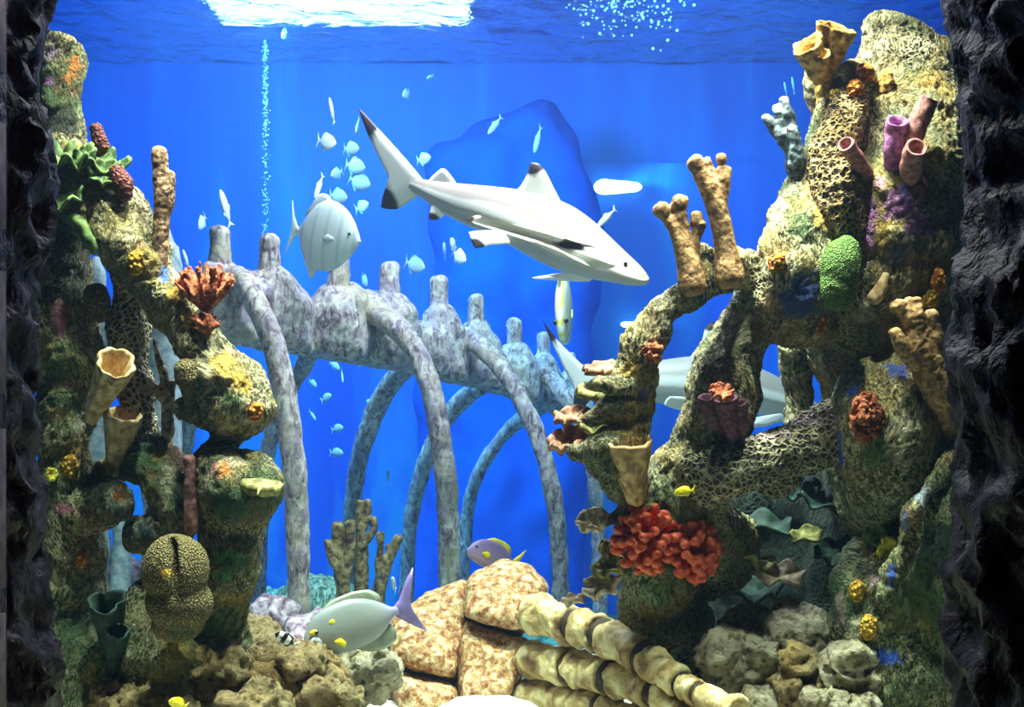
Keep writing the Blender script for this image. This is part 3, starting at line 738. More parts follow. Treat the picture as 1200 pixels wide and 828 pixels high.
bigrock(372, 752, 4.95, 40, 26, 'pinkish crusted rock behind the surgeonfish head', M_FARB, 303)
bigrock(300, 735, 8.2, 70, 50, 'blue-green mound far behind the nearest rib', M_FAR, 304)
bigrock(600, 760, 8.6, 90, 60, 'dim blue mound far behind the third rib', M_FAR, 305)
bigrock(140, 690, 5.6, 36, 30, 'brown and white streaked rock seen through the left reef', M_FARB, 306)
# tall dark rock mass far back
M_DEEPBLUE = speckle('deep blue rock', (.0, .10, .62), (.0, .13, .70), 2.5, .5, .05, spec=0, rough=1)  # even blue set close to the back wall colour
o = organic('sunken_rock', M_DEEPBLUE, tubes=[[(580, 195, 10.0, 60), (570, 300, 10.0, 70), (570, 760, 10.0, 80)], [(625, 165, 10.0, 50), (640, 260, 10.0, 60), (630, 400, 10.0, 60), (630, 760, 10.0, 60)], [(530, 190, 10, 30), (530, 400, 10, 40), (530, 760, 10, 50)], [(560, 165, 10.0, 25), (640, 145, 10.0, 30)]],
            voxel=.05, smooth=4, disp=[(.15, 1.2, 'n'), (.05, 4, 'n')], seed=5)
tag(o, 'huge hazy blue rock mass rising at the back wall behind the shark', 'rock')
# pointed pale corals seen behind the left reef
M_PALE = speckle('pale blue grey coral', (.20, .26, .34), (.45, .5, .56), 30, .6, .01)
for k, (x, y0, y1, r, lab) in enumerate([(80, 306, 420, 12, 'pale grey pointed spire behind the left reef, the left one of two'), (112, 302, 400, 13, 'pale grey pointed spire behind the left reef, the right one of two'),
                                     (190, 262, 330, 18, 'pale rounded coral head showing behind the brown finger sponge'), (141, 600, 740, 12, 'pale yellow-green upright post behind the left reef')]):
    o = organic('coral_spire', M_PALE, tubes=[[(x, y0, 5.4, r * .4), (x, y0 + 20, 5.4, r * .8), (x, (y0 + y1) / 2, 5.4, r), (x, y1, 5.4, r * 1.3), (x, 760, 5.4, r * 1.3)]], voxel=.014, smooth=2, disp=[(.012, 12, 'n')], seed=310 + k)
    tag(o, lab, 'coral')
# ---------------------------------------------------------------- corals and sponges
M_BROWN = speckle('brown finger sponge', (.10, .05, .03), (.40, .26, .15), 70, .8, .006)
M_TAN = speckle('tan finger coral', (.16, .075, .03), (.50, .31, .14), 60, .8, .006)
M_VASE = speckle('beige vase sponge', (.30, .18, .08), (.72, .54, .30), 40, .7, .006, stretch=(1, 1, .6))
M_BRAIN = speckle('olive brain coral skin', (.08, .06, .02), (.42, .34, .14), 170, 1, .006, kind='cells', lo=.3, hi=.75)
M_GBRAIN = speckle('green brain coral skin', (.04, .11, .02), (.30, .46, .08), 190, 1, .006, kind='cells', lo=.3, hi=.75)
M_RED = speckle('red lobed coral', (.42, .03, .012), (.85, .17, .07), 60, .5, .004, rough=.5)
M_RUST = speckle('rusty anemone coral', (.16, .03, .015), (.50, .15, .06), 90, 1, .008)
M_MAROON = speckle('maroon knob sponge', (.08, .015, .015), (.30, .09, .07), 110, 1, .006, kind='cells', lo=.3, hi=.75)
M_ORS = speckle('orange crumb sponge', (.35, .10, .01), (.90, .42, .03), 80, 1, .008, kind='cells', lo=.25, hi=.7)
M_YLS = speckle('mustard crumb sponge', (.30, .15, .01), (.85, .58, .06), 80, 1, .008, kind='cells', lo=.25, hi=.7)
M_PTUBE = speckle('mauve tube sponge', (.20, .07, .08), (.48, .24, .22), 60, .6, .005)
M_VTUBE = speckle('violet tube sponge', (.14, .04, .16), (.42, .18, .40), 60, .6, .005)
M_DPUR = speckle('dark plum sponge', (.04, .01, .02), (.18, .06, .10), 60, .8, .005)
M_BLUEC = speckle('blue grey staghorn', (.015, .03, .045), (.16, .22, .25), 50, .9, .006)
M_LEAF = speckle('green leaf coral', (.015, .05, .015), (.15, .22, .07), 40, .5, .006)
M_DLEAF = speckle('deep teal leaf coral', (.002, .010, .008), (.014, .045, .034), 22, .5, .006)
M_PLATE = speckle('pinkish brown plate coral', (.16, .06, .035), (.52, .29, .19), 30, .7, .006)
M_OPLATE = speckle('olive plate coral', (.08, .08, .02), (.36, .33, .11), 30, .6, .006)
M_CUP = speckle('yellow brown cup coral', (.16, .08, .015), (.58, .38, .09), 50, .8, .006)
M_YELL = speckle('yellow disc coral', (.5, .42, .02), (.9, .8, .1), 40, .6, .005)
M_CREAM = speckle('cream crust coral', (.28, .19, .11), (.66, .53, .36), 40, .8, .006)
M_RVASE = speckle('orange brown funnel sponge', (.22, .11, .04), (.62, .40, .18), 40, .7, .006, stretch=(1, 1, .5))
M_OLIVE = speckle('olive brown finger coral', (.06, .035, .02), (.34, .25, .12), 45, .8, .008)
M_TWIG = speckle('speckled twig coral', (.12, .07, .05), (.62, .52, .38), 60, 1, .006)

def coral(name, mat, tubes=(), blobs=(), label='', group=None, voxel=.005, smooth=2, disp=((.003, 40, 'n'),), seed=0, at=None, cat='coral', spots=(), raw=None):
    """tubes in (px,py,offset,r) where offset is the distance in metres in front of (-) or behind the reef surface at `at`"""
    d = snap(*at)[0].y if at else 0
    T = [[(a, b, d + c, r) for a, b, c, r in t] for t in tubes]
    B = [(b[0], b[1], d + b[2], *b[3:]) for b in blobs]
    o = organic(name, mat, T, B, voxel, smooth, list(disp), spots, None, seed, raw)
    return tag(o, label, cat, group)
CELLS = ((.004, 70, 'v'), (.003, 20, 'n'))

# --- left reef
coral('knob_sponge', M_MAROON, [[(112, 150, 0, 8), (118, 168, 0, 10), (124, 182, .02, 9)]], label='dark maroon oval sponge on top of the left reef, the upper one of two', at=(110, 185), disp=CELLS, cat='sponge')
coral('knob_sponge', M_MAROON, [[(136, 200, 0, 9), (143, 214, 0, 13), (146, 228, 0, 10)]], label='dark maroon oval sponge behind the ruffled green coral, the lower one of two', at=(135, 240), disp=CELLS, cat='sponge')
coral('finger_sponge', M_BROWN, [[(187, 178, 0, 9), (188, 205, 0, 9), (193, 225, 0, 12), (190, 250, 0, 10), (188, 285, 0, 9), (186, 312, 0, 10)], [(199, 205, 0, 7), (196, 222, 0, 8), (192, 240, 0, 9)]],
      label='tall brown finger sponge with a double tip rising from the left reef', at=(192, 300), disp=((.004, 30, 'n'), (.003, 80, 'r')), cat='sponge')
coral('ball_sponge', M_BRAIN, [[(112, 342, -.04, 14), (114, 356, -.04, 16), (116, 370, -.04, 12)], [(104, 368, .02, 7), (112, 362, -.02, 8)]], label='olive oval sponge ball on the left edge of the left reef', at=(105, 375), disp=CELLS, cat='sponge')
coral('ball_sponge', M_BRAIN, [[(220, 432, -.03, 16), (220, 444, -.03, 16)], [(221, 448, -.03, 12), (222, 470, 0, 7), (224, 485, .02, 9)]], label='round olive sponge ball on a short stalk under the slanting limb', at=(228, 482), disp=CELLS, cat='sponge')
# feathery fan
def fan_tubes(cx, cy, r, n, w, off, rnd, base):
    T = []
    for i in range(n):
        a = rnd.uniform(-1.25, 1.25); k = rnd.uniform(.75, 1.05)
        ex, ey = cx + math.sin(a) * r * k, cy - math.cos(a) * r * k
        T.append([(base[0], base[1], 0, w * 1.2), ((base[0] + ex) / 2 + rnd.uniform(-3, 3), (base[1] + ey) / 2, off * rnd.uniform(.3, 1.3), w), (ex, ey, off * rnd.uniform(-.5, 1.5), w * .9)])
    return T
rnd = random.Random(3)
coral('feather_coral', M_RUST, fan_tubes(240, 345, 38, 70, 1.9, -.05, rnd, (242, 366)), label='big rust-red feathery tuft on the slanting limb', at=(235, 368), voxel=.0034, disp=((.004, 60, 'n'),), smooth=1)
coral('feather_coral', M_RUST, fan_tubes(240, 388, 22, 36, 1.8, -.03, rnd, (243, 392)), label='small red feathery tuft just below the big rust-red one', at=(243, 390), voxel=.0034, disp=((.004, 60, 'n'),), smooth=1)

def lathe_vase(base, mouth, r0, r1, lip, seed, wob=.10, wall=.82, prof=None):
    """hollow flared vase from base (world, radius r0) to mouth (world, radius r1)"""
    bm = bmesh.new()
    ax = (mouth - base); L = ax.length; z = ax.normalized()
    x = z.orthogonal().normalized(); y = z.cross(x)
    prof = prof or [(0, r0 * .6), (.02, r0), (.25, r0 + (r1 - r0) * .22), (.5, r0 + (r1 - r0) * .48), (.75, r0 + (r1 - r0) * .78), (.95, r1), (1.0, r1 * 1.0), (1.01, r1 * .93), (.98, r1 * wall), (.85, r1 * wall * .8), (.65, r1 * wall * .55), (.5, r1 * .2)]
    seg = 40; rings = []
    for (t, r) in prof:
        ring = []
        for j in range(seg):
            a = 2 * PI * j / seg
            m = 1 + wob * noise.noise(Vector((math.cos(a) * 1.4, math.sin(a) * 1.4, seed + t * .8))) * 2 + .05 * math.sin(a * 9 + seed)
            e = lip * math.sin(a + seed) * L if t > .9 else 0
            ring.append(bm.verts.new(base + z * (t * L + e * (t > .9)) + (x * math.cos(a) + y * math.sin(a)) * r * m))
        rings.append(ring)
    for r0_, r1_ in zip(rings, rings[1:]):
        for j in range(seg): bm.faces.new((r0_[j], r0_[(j + 1) % seg], r1_[(j + 1) % seg], r1_[j]))
    bm.faces.new(rings[0]); bm.faces.new(rings[-1])
    return bm
def vase(label, b, m, r0, r1, at, mat, seed, lip=.05, db=0, dm=-.12, wob=.1, name='vase_sponge', cat='sponge', group=None):
    h, n = snap(*at); d = h.y
    bm = lathe_vase(P(b[0], b[1], d + db), P(m[0], m[1], d + dm), PR(r0, d), PR(r1, d), lip, seed, wob)
    me = bpy.data.meshes.new(name); bmesh.ops.recalc_face_normals(bm, faces=bm.faces); bm.to_mesh(me); bm.free()
    displace(me, [(.004, 30, 'n')], seed)
    return tag(link_mesh(name, me, mat), label, cat, group)
vase('large beige funnel sponge opening to the right, upper one of two', (106, 492), (136, 425), 8, 21, (100, 500), M_VASE, 1, .04, -.02, -.16)
vase('beige funnel sponge with a wide flat mouth, lower one of two', (132, 556), (145, 484), 8, 21, (135, 560), M_VASE, 2, .02, 0, -.06)
coral('twig_coral', M_TWIG, [[(181, 398, 0, 3), (186, 420, 0, 4.5), (193, 445, 0, 6), (196, 475, 0, 7), (197, 508, 0, 8)], [(172, 442, 0, 4), (182, 455, 0, 5.5), (192, 468, 0, 6)], [(203, 448, 0, 4), (199, 470, 0, 6)]],
      label='thin speckled twig coral standing between the crossed limbs', at=(195, 520), disp=((.003, 50, 'n'),), voxel=.0045)
coral('stub_sponge', M_PTUBE, [[(222, 537, .02, 8), (223, 560, .02, 7), (224, 620, .04, 9)]], label='rust-brown club sponge behind the left reef column', at=(240, 600), cat='sponge')
def crumb(px, py, rx, rz, mat, label, seed, off=0, group=None):
    coral('crumb_sponge', mat, blobs=[(px, py, off, rx, rz, min(rx, rz)), (px + rx * .3, py - rz * .4, off - .006, rx * .55, rz * .5), (px - rx * .3, py + rz * .4, off - .006, rx * .6, rz * .5)],
          label=label, at=(px, py), voxel=.004, smooth=1, disp=((.010, 75, 'v'), (.003, 30, 'n')), seed=seed, cat='sponge', group=group)
crumb(160, 308, 10, 15, M_YLS, 'mustard crumb sponge high on the slanting limb of the left reef', 1)
crumb(300, 482, 8, 12, M_ORS, 'bright orange crumb sponge on the right-hand knuckle of the left reef', 2)
crumb(82, 546, 10, 14, M_YLS, 'dark mustard crumb sponge low on the left reef trunk', 3)
crumb(96, 655, 8, 10, M_ORS, 'small orange crumb sponge on the left reef trunk under the shelf', 4)
# dimpled brain coral at the lower left
def dimple(me_spots=None): pass
bc = coral('brain_coral', M_BRAIN, [], [(206, 668, -.14, 40, 42, 34), (210, 706, -.13, 40, 34, 34), (208, 728, -.1, 32, 24, 30)],
      label='large dimpled tan brain coral at the foot of the left reef', at=(205, 745), disp=((.005, 10, 'n'), (.0025, 120, 'v')), seed=5, smooth=3, spots=[(192, 672, 7, YEL, .8), (215, 740, 18, DGR, .5)])

for v in bc.data.vertices:                      # the coral's upright crease
    w = bc.location + v.co; x, y = to_px(w)
    g = math.exp(-((x - 203 - (y - 668) * .06) / 4.5) ** 2) * max(0, min(1, (700 - y) / 30)) * max(0, min(1, (y - 628) / 12))
    v.co.y += .05 * g
bc.data.update()
def ruffle(name, mat, c, rad, nrm, label, seed, waves=6, amp=.28, thick=.008, cat='coral', group=None, arc=(0, 2 * PI), squash=1.0, up=None, cup=.25):
    """wavy leaf / plate: a thick ruffled sheet growing from point c; nrm = facing direction"""
    z = Vector(nrm).normalized(); x = (Vector(up) if up else Vector((1, 0, 0))); x = (x - z * x.dot(z)).normalized(); y = z.cross(x)
    bm = bmesh.new(); nr, na = 9, 64
    full = arc[1] - arc[0] > 6.2
    rows = []
    rn = random.Random(seed); ph = rn.uniform(0, 6)
    for i in range(nr + 1):
        row = []
        t = i / nr
        for j in range(na + (0 if full else 1)):
            a = arc[0] + (arc[1] - arc[0]) * j / na
            r = rad * t * (1 + .16 * noise.noise(Vector((math.cos(a) * 1.6, math.sin(a) * 1.6, seed))) + .06 * math.sin(a * waves * 2 + ph))
            hgt = rad * (cup * t * t + amp * t ** 2.2 * math.sin(a * waves + ph + 1.2 * noise.noise(Vector((a, seed, 0)))))
            row.append(bm.verts.new(c + x * math.cos(a) * r + y * math.sin(a) * r * squash + z * hgt))
        rows.append(row)
    m = len(rows[0])
    for r0, r1 in zip(rows, rows[1:]):
        for j in range(m if full else m - 1):
            try: bm.faces.new((r0[j], r0[(j + 1) % m], r1[(j + 1) % m], r1[j]))
            except ValueError: pass
    bmesh.ops.remove_doubles(bm, verts=bm.verts, dist=1e-5)
    bmesh.ops.recalc_face_normals(bm, faces=bm.faces)
    bmesh.ops.solidify(bm, geom=bm.faces[:], thickness=thick)
    o = from_bm(name, bm, mat)
    displace(o.data, [(.002, 60, 'n')], seed)
    return tag(o, label, cat, group)
def rufpx(name, mat, px, py, r, nrm, label, seed, off=-.02, **k):
    h, n = snap(px, py); h = Vector(h) + Vector((0, off, 0))
    return ruffle(name, mat, P(px, py, h.y), PR(r, h.y), nrm, label, seed, **k)
LG = 'ruffled green leaf corals on the left reef'
rufpx('leaf_coral', M_LEAF, 82, 190, 32, (.1, -.5, 1), 'ruffled green coral sheet at the neck of the left reef, against the dark wall', 1, group=LG, squash=.8, waves=8, amp=.34)
rufpx('leaf_coral', M_LEAF, 118, 192, 30, (.3, -.5, 1), 'ruffled green coral sheet right under the maroon sponges', 2, group=LG, squash=.8)
rufpx('leaf_coral', M_LEAF, 76, 232, 26, (-.1, -.7, .8), 'ruffled green coral sheet below the topmost two on the left reef', 3, group=LG)
rufpx('leaf_coral', M_LEAF, 122, 206, 20, (.3, -.9, .6), 'small curled green coral lip on the slanting limb', 4, group=LG)
coral('leaf_coral', M_LEAF, [[(80, 252, -.03, 7), (94, 262, -.05, 8), (102, 278, -.05, 8), (112, 292, -.04, 8)], [(84, 268, -.03, 5), (98, 272, -.05, 7)]], label='drooping bright green tongue of coral hanging off the left reef', at=(85, 262), group=LG)
rufpx('leaf_coral', M_OPLATE, 306, 562, 27, (.2, -.15, 1), 'flat olive shelf coral sticking out of the left reef column to the right', 6, off=-.02, squash=.8, amp=.06, cup=-.05, thick=.03)
vase('dark blue-green ruffled cup coral low on the left reef trunk', (128, 760), (124, 705), 10, 20, (128, 745), M_DLEAF, 8, .03, 0, -.08, .2, 'cup_coral', 'coral')
vase('teal ruffled cup coral leaning below the dark blue-green one', (132, 790), (138, 738), 8, 13, (132, 780), M_DLEAF, 9, .03, 0, -.1, .2, 'cup_coral', 'coral')
rufpx('disc_coral', M_YELL, 60, 556, 8, (.6, -1, .2), 'small pale yellow disc coral beside the dark wall on the left', 10)

# --- background finger coral between the ribs
coral('finger_coral', M_OLIVE, [[(402, 735, 5.5, 9), (402, 690, 5.45, 8.5), (396, 655, 5.45, 8), (392, 640, 5.45, 7.5)], [(396, 616, 5.45, 8), (395, 640, 5.45, 6)], [(384, 635, 5.42, 5), (390, 652, 5.42, 5)], [(386, 648, 5.42, 5), (396, 668, 5.42, 5)],
      [(404, 680, 5.45, 7), (410, 640, 5.45, 6.5), (410, 622, 5.45, 5)], [(410, 614, 5.42, 7.5), (411, 622, 5.42, 6)], [(404, 640, 5.55, 7), (400, 600, 5.55, 6), (398, 570, 5.55, 5.5), (398, 558, 5.55, 5)], [(400, 610, 5.55, 6), (389, 590, 5.55, 4.5), (388, 580, 5.55, 5)], [(402, 610, 5.55, 5), (408, 590, 5.55, 4), (409, 576, 5.55, 4.5)],
      [(408, 735, 5.52, 12), (422, 700, 5.52, 9), (423, 650, 5.52, 8.5), (423, 620, 5.52, 6)], [(423, 625, 5.52, 5), (420, 600, 5.52, 4.5), (421, 588, 5.52, 4.5)], [(424, 625, 5.52, 5), (431, 600, 5.52, 4.5), (431, 587, 5.52, 4.5)], [(425, 640, 5.5, 5), (437, 622, 5.5, 4.5), (438, 608, 5.5, 4.8)],
      [(402, 738, 5.5, 10), (435, 738, 5.5, 12), (443, 700, 5.48, 8.5), (450, 668, 5.48, 7.5), (460, 645, 5.48, 6), (467, 630, 5.48, 6)], [(447, 690, 5.46, 6), (444, 660, 5.46, 5), (446, 640, 5.46, 4)], [(446, 626, 5.46, 5.5), (446, 634, 5.46, 5)], [(452, 672, 5.5, 5), (457, 650, 5.5, 4.5), (456, 640, 5.5, 4.5)]],
      label='clump of stubby tan and brown finger coral between the two nearest ribs', voxel=.006, smooth=1, disp=((.003, 30, 'n'), (.002, 55, 'v')), seed=3)

# --- right reef
coral('mushroom_coral', M_CUP, [[(964, 74, .01, 11), (966, 95, .01, 12), (968, 120, .02, 12)], [(958, 66, -.06, 5), (960, 82, -.03, 6)], [(974, 56, -.05, 6), (976, 78, -.03, 6)]], [],
      raw=lambda b: [(lambda t, me: (t.to_mesh(me), b.from_mesh(me)))(v, bpy.data.meshes.new('t')) for v in (
          lathe_vase(P(962, 96, 4.06), P(945, 52, 4.00), PR(9, 4), PR(22, 4), .05, 3, .22), lathe_vase(P(966, 92, 4.1), P(979, 30, 4.05), PR(10, 4), PR(26, 4), .05, 6, .22), lathe_vase(P(962, 90, 4.02), P(962, 62, 3.97), PR(6, 4), PR(11, 4), .05, 9, .2))],
      label='lumpy yellow-brown cup coral crowning the right reef stalk', at=(966, 110), disp=((.004, 14, 'n'), (.003, 60, 'n')), smooth=2)
coral('staghorn_coral', M_BLUEC, [[(933, 200, .02, 12), (930, 175, 0, 10), (918, 160, 0, 9), (906, 148, 0, 6), (898, 138, 0, 5)], [(930, 180, 0, 10), (918, 150, 0, 7), (911, 126, 0, 4.5)], [(932, 185, 0, 10), (926, 150, 0, 8), (921, 130, 0, 7), (919, 117, 0, 4.5)], [(933, 190, -.02, 9), (930, 160, -.03, 6), (927, 150, -.03, 5)]],
      label='blue-grey staghorn coral with pink-tipped fingers on the right reef', at=(935, 205), disp=((.005, 30, 'r'), (.003, 70, 'n')), spots=[(898, 136, 5, PIN, .7), (911, 124, 5, PIN, .7), (919, 115, 5, PIN, .7), (927, 149, 4, PIN, .7)])
coral('finger_coral', M_TAN, [[(812, 335, 0, 17), (806, 305, 0, 14), (793, 272, 0, 8.5), (784, 258, 0, 7.5)], [(774, 245, 0, 10.5), (778, 250, 0, 9)], [(806, 300, 0, 11), (798, 265, 0, 8.5), (797, 250, 0, 8)], [(796, 241, 0, 10), (798, 235, 0, 10)], [(810, 315, 0, 9), (815, 285, 0, 6), (817, 268, 0, 6)], [(816, 252, 0, 7), (817, 262, 0, 7.5)], [(823, 262, -.01, 5), (820, 274, 0, 4)]],
      label='tan finger coral with three knobbed fingers on the left arm of the right reef', at=(812, 328), disp=((.002, 24, 'n'), (.0015, 60, 'r')))
coral('finger_coral', M_TAN, [[(855, 325, 0, 18), (850, 290, 0, 13), (842, 250, 0, 12.5), (832, 222, 0, 12), (822, 204, 0, 10.5)], [(814, 190, 0, 10.5), (819, 196, 0, 10.5)], [(842, 240, 0, 10), (847, 220, 0, 8), (848, 208, 0, 8.5), (845, 198, 0, 6)], [(845, 184, 0, 6.5), (846, 188, 0, 6.5)], [(836, 225, .02, 7), (833, 200, .02, 5), (828, 187, .02, 5)], [(852, 205, 0, 6), (853, 198, 0, 5)]],
      label='taller tan finger coral with a broad forked top on the curved arm', at=(852, 318), disp=((.002, 24, 'n'), (.0015, 60, 'r')))
crumb(1013, 86, 11, 12, M_ORS, 'orange crumb sponge near the top of the right reef, upper right one of two', 11)
crumb(1002, 105, 10, 12, M_ORS, 'orange crumb sponge near the top of the right reef, lower left one of two', 12)
crumb(1038, 98, 10, 16, M_CUP, 'pale yellow crumb sponge beside the two orange ones on the right reef', 13)
def tubesponge(label, mat, pts, at, r, seed, name='tube_sponge'):
    d = snap(*at)[0].y
    path = [(*P(x, y, d + o), PR(r * m, d)) for x, y, o, m in pts]
    bm = bmesh.new(); seg = 24
    pa = catmull(path, 5); fr = frames(pa); rings = []
    L = len(pa)
    seq = [(i, pa[i][3], 0) for i in range(L)] + [(L - 1, pa[-1][3] * .95, .004), (L - 1, pa[-1][3] * .75, .002), (L - 1, pa[-1][3] * .6, -.012), (L - 1, pa[-1][3] * .5, -.04)]
    for i, rr_, off in seq:
        v, t, a, b = fr[i]
        rings.append([bm.verts.new(v + t * off + (a * math.cos(2 * PI * j / seg) + b * math.sin(2 * PI * j / seg)) * rr_) for j in range(seg)])
    for r0, r1 in zip(rings, rings[1:]):
        for j in range(seg): bm.faces.new((r0[j], r0[(j + 1) % seg], r1[(j + 1) % seg], r1[j]))
    bm.faces.new(rings[0]); bm.faces.new(rings[-1])
    bmesh.ops.recalc_face_normals(bm, faces=bm.faces)
    me = bpy.data.meshes.new(name); bm.to_mesh(me); bm.free(); displace(me, [(.004, 30, 'n'), (.002, 70, 'n')], seed)
    return tag(link_mesh(name, me, mat), label, 'sponge')
tubesponge('short mauve tube sponge with a red open mouth on the right reef', M_PTUBE, [(1018, 208, .02, .9), (1008, 192, -.03, 1), (998, 178, -.06, 1.05), (991, 169, -.09, 1.1)], (1018, 206), 9, 1)
tubesponge('upright violet tube sponge, left one of the tall pair', M_VTUBE, [(1046, 196, .01, .9), (1048, 175, -.03, 1), (1050, 155, -.04, 1.05), (1052, 142, -.06, 1.1)], (1047, 192), 12, 2)
tubesponge('long mauve tube sponge slanting up to the right on the right reef', M_PTUBE, [(1062, 185, .02, .9), (1070, 160, -.03, 1), (1080, 135, -.04, 1), (1089, 116, -.05, .9)], (1062, 184), 12, 3)
tubesponge('mauve tube sponge with an open mouth facing out, below the long slanting one', M_PTUBE, [(1068, 212, .02, .9), (1068, 198, -.04, 1), (1070, 182, -.08, 1), (1074, 173, -.11, .95)], (1068, 210), 13, 4)
coral('knob_sponge', M_DPUR, [[(1076, 206, -.01, 10), (1078, 220, -.01, 11), (1080, 230, -.01, 6)]], label='dark plum oval sponge under the mauve tube sponges', at=(1078, 220), cat='sponge')
coral('brain_coral', M_GBRAIN, blobs=[(985, 315, -.07, 24, 36, 24), (982, 334, -.07, 21, 32, 22), (992, 300, -.06, 17, 25, 18)], label='bright green oval brain coral on the face of the right reef', at=(985, 320), disp=((.004, 90, 'v'),), smooth=3)
crumb(911, 308, 10, 12, M_ORS, 'dull orange crumb sponge on the shaded left flank of the right reef', 15)
crumb(961, 378, 8, 15, M_ORS, 'orange crumb sponge just below the green brain coral', 16)
crumb(1100, 328, 8, 14, M_ORS, 'orange crumb sponge above the brown hand-like coral, the upper one', 17, -.02)
crumb(1092, 350, 10, 11, M_YLS, 'yellow crumb sponge touching the brown hand-like coral', 18, -.04)
coral('stub_sponge', M_VASE, [[(1024, 350, -.01, 9), (1032, 338, -.01, 8), (1038, 322, -.01, 5)]], label='flat tan tongue sponge right of the green brain coral', at=(1030, 338), cat='sponge')
coral('finger_coral', M_TAN, [[(1112, 500, .0, 20), (1105, 465, -.04, 24), (1090, 430, -.07, 22), (1078, 405, -.09, 16), (1070, 380, -.1, 9), (1066, 352, -.1, 6.5)], [(1088, 430, -.07, 14), (1062, 412, -.1, 10), (1052, 395, -.11, 8), (1048, 388, -.11, 8)],
      [(1070, 385, -.1, 8), (1058, 366, -.1, 8), (1052, 358, -.1, 9)], [(1095, 430, -.07, 14), (1097, 400, -.09, 10), (1092, 368, -.1, 8)], [(1080, 400, -.1, 9), (1076, 372, -.11, 7), (1074, 352, -.1, 6)]],
      label='large brown hand-like finger coral beside the right-hand dark rock wall', at=(1090, 440), disp=((.005, 20, 'n'), (.003, 60, 'r')), smooth=3)
rnd = random.Random(8)
def pom(cx, cy, r, n, w, rnd, depth):
    T = []
    for i in range(n):
        z = rnd.uniform(0, 1); a = rnd.uniform(0, 2 * PI); q = math.sqrt(1 - z * z)
        ex, ey, ed = cx + math.cos(a) * q * r[0], cy + math.sin(a) * q * r[1], -z * depth
        bend = rnd.uniform(-4, 4)
        T.append([(cx + (ex - cx) * .3, cy + (ey - cy) * .3, ed * .3, w), (cx + (ex - cx) * .7 + bend, cy + (ey - cy) * .7, ed * .75, w), (ex, ey, ed, w * 1.05)])
    return T
coral('pompom_coral', M_RUST, pom(1016, 489, (21, 30), 170, 1.9, rnd, .06), [(1016, 489, 0, 16, 24, 18)], label='round orange-red shaggy coral on the hanging lobe of the right reef', at=(1016, 489), voxel=.0033, smooth=1, disp=((.003, 60, 'n'),))
coral('pompom_coral', M_RUST, pom(765, 413, (13, 13), 40, 2.2, rnd, .04), [(765, 413, 0, 8, 8, 8)], label='small red shaggy anemone coral on the curved left arm of the right reef', at=(765, 413), voxel=.004, smooth=1, disp=((.002, 60, 'n'),))
# red lobed corals
def lobed(cx, cy, r, n, w, seed, label):
    rnd = random.Random(seed); T = []; pts = []
    tries = 0
    while len(pts) < n and tries < 4000:
        tries += 1
        z = rnd.uniform(-.1, 1); a = rnd.uniform(0, 2 * PI); q = math.sqrt(max(0, 1 - z * z)); v = Vector((math.cos(a) * q, math.sin(a) * q, z))
        if all((v - u).length > .31 for u in pts): pts.append(v)
    for v in pts:
        ex, ey, ed = cx + v.x * r[0], cy + v.y * r[1], -v.z * PR(r[0], 4) * 1.05 - .03
        j = rnd.uniform(-1, 1) * w
        T.append([(cx + v.x * r[0] * .35, cy + v.y * r[1] * .35, ed * .35, w * .8), (cx + v.x * r[0] * .8, cy + v.y * r[1] * .8, ed * .8, w * .9), (ex, ey, ed, w * 1.15), (ex + j * 1.1, ey - abs(j) * .3, ed - .004, w * .95)])
    coral('lobed_coral', M_RED, T, [(cx, cy, 0, r[0] * .42, r[1] * .42, r[0] * .4)], label=label, at=(cx, cy), voxel=.0036, smooth=1, disp=((.003, 30, 'n'),), seed=seed)
lobed(757, 632, (35, 39), 40, 5.2, 21, 'bright red lobed coral, the taller left one of the two below the funnel sponge')
lobed(814, 646, (27, 34), 34, 5.4, 22, 'bright red lobed coral, the right one of the two, under the yellow tang')
vase('tall tan funnel sponge standing on the left foot of the right reef', (746, 590), (737, 514), 10, 27, (745, 590), M_RVASE, 5, .02, -.05, -.12)
# plum tube cluster on the diagonal limb
tubesponge('dark plum tube sponge on the thick diagonal limb, the long middle one', M_DPUR, [(864, 528, .02, .6), (858, 505, -.05, .9), (853, 485, -.08, 1.2), (850, 466, -.1, 1.5)], (860, 515), 10, 5)
tubesponge('dark plum tube sponge on the thick diagonal limb, the short left one', M_DPUR, [(845, 505, .02, .8), (836, 492, -.04, 1), (829, 478, -.06, 1.2), (828, 466, -.07, 1.3)], (842, 500), 8, 6)
tubesponge('dark plum tube sponge on the thick diagonal limb, the right one', M_DPUR, [(866, 520, .02, .7), (868, 500, -.04, 1), (868, 482, -.06, 1.1), (867, 472, -.07, 1.2)], (862, 508), 8, 7)
rufpx('flower_coral', M_RUST, 845, 462, 14, (.1, -.7, .8), 'small maroon ruffled coral capping the plum tube sponges', 30, off=-.09, waves=7, amp=.35)
# shelves of plate coral on the left foot
PG = 'plate coral shelves on the left foot of the right reef'
rufpx('plate_coral', M_PLATE, 708, 439, 24, (-.1, -.25, 1), 'thin reddish plate coral, the topmost shelf left of the curved arm', 41, off=-.0, squash=.9, amp=.05, thick=.02, group=PG)
rufpx('plate_coral', M_OPLATE, 706, 466, 30, (-.1, -.35, 1), 'broad olive plate coral, second shelf from the top left of the curved arm', 42, off=-.02, squash=.9, amp=.06, thick=.024, group=PG)
rufpx('plate_coral', M_PLATE, 672, 493, 22, (-.2, -.45, 1), 'crinkled pinkish plate coral reaching out towards the second shark tail', 43, off=-.02, squash=.9, amp=.2, thick=.016, waves=7, group=PG)
rufpx('plate_coral', M_PLATE, 668, 522, 25, (-.2, -.6, 1), 'crinkled pinkish-brown plate coral, lowest of the shelves over the blue rib', 44, off=-.03, squash=.9, amp=.28, thick=.014, waves=8, group=PG)
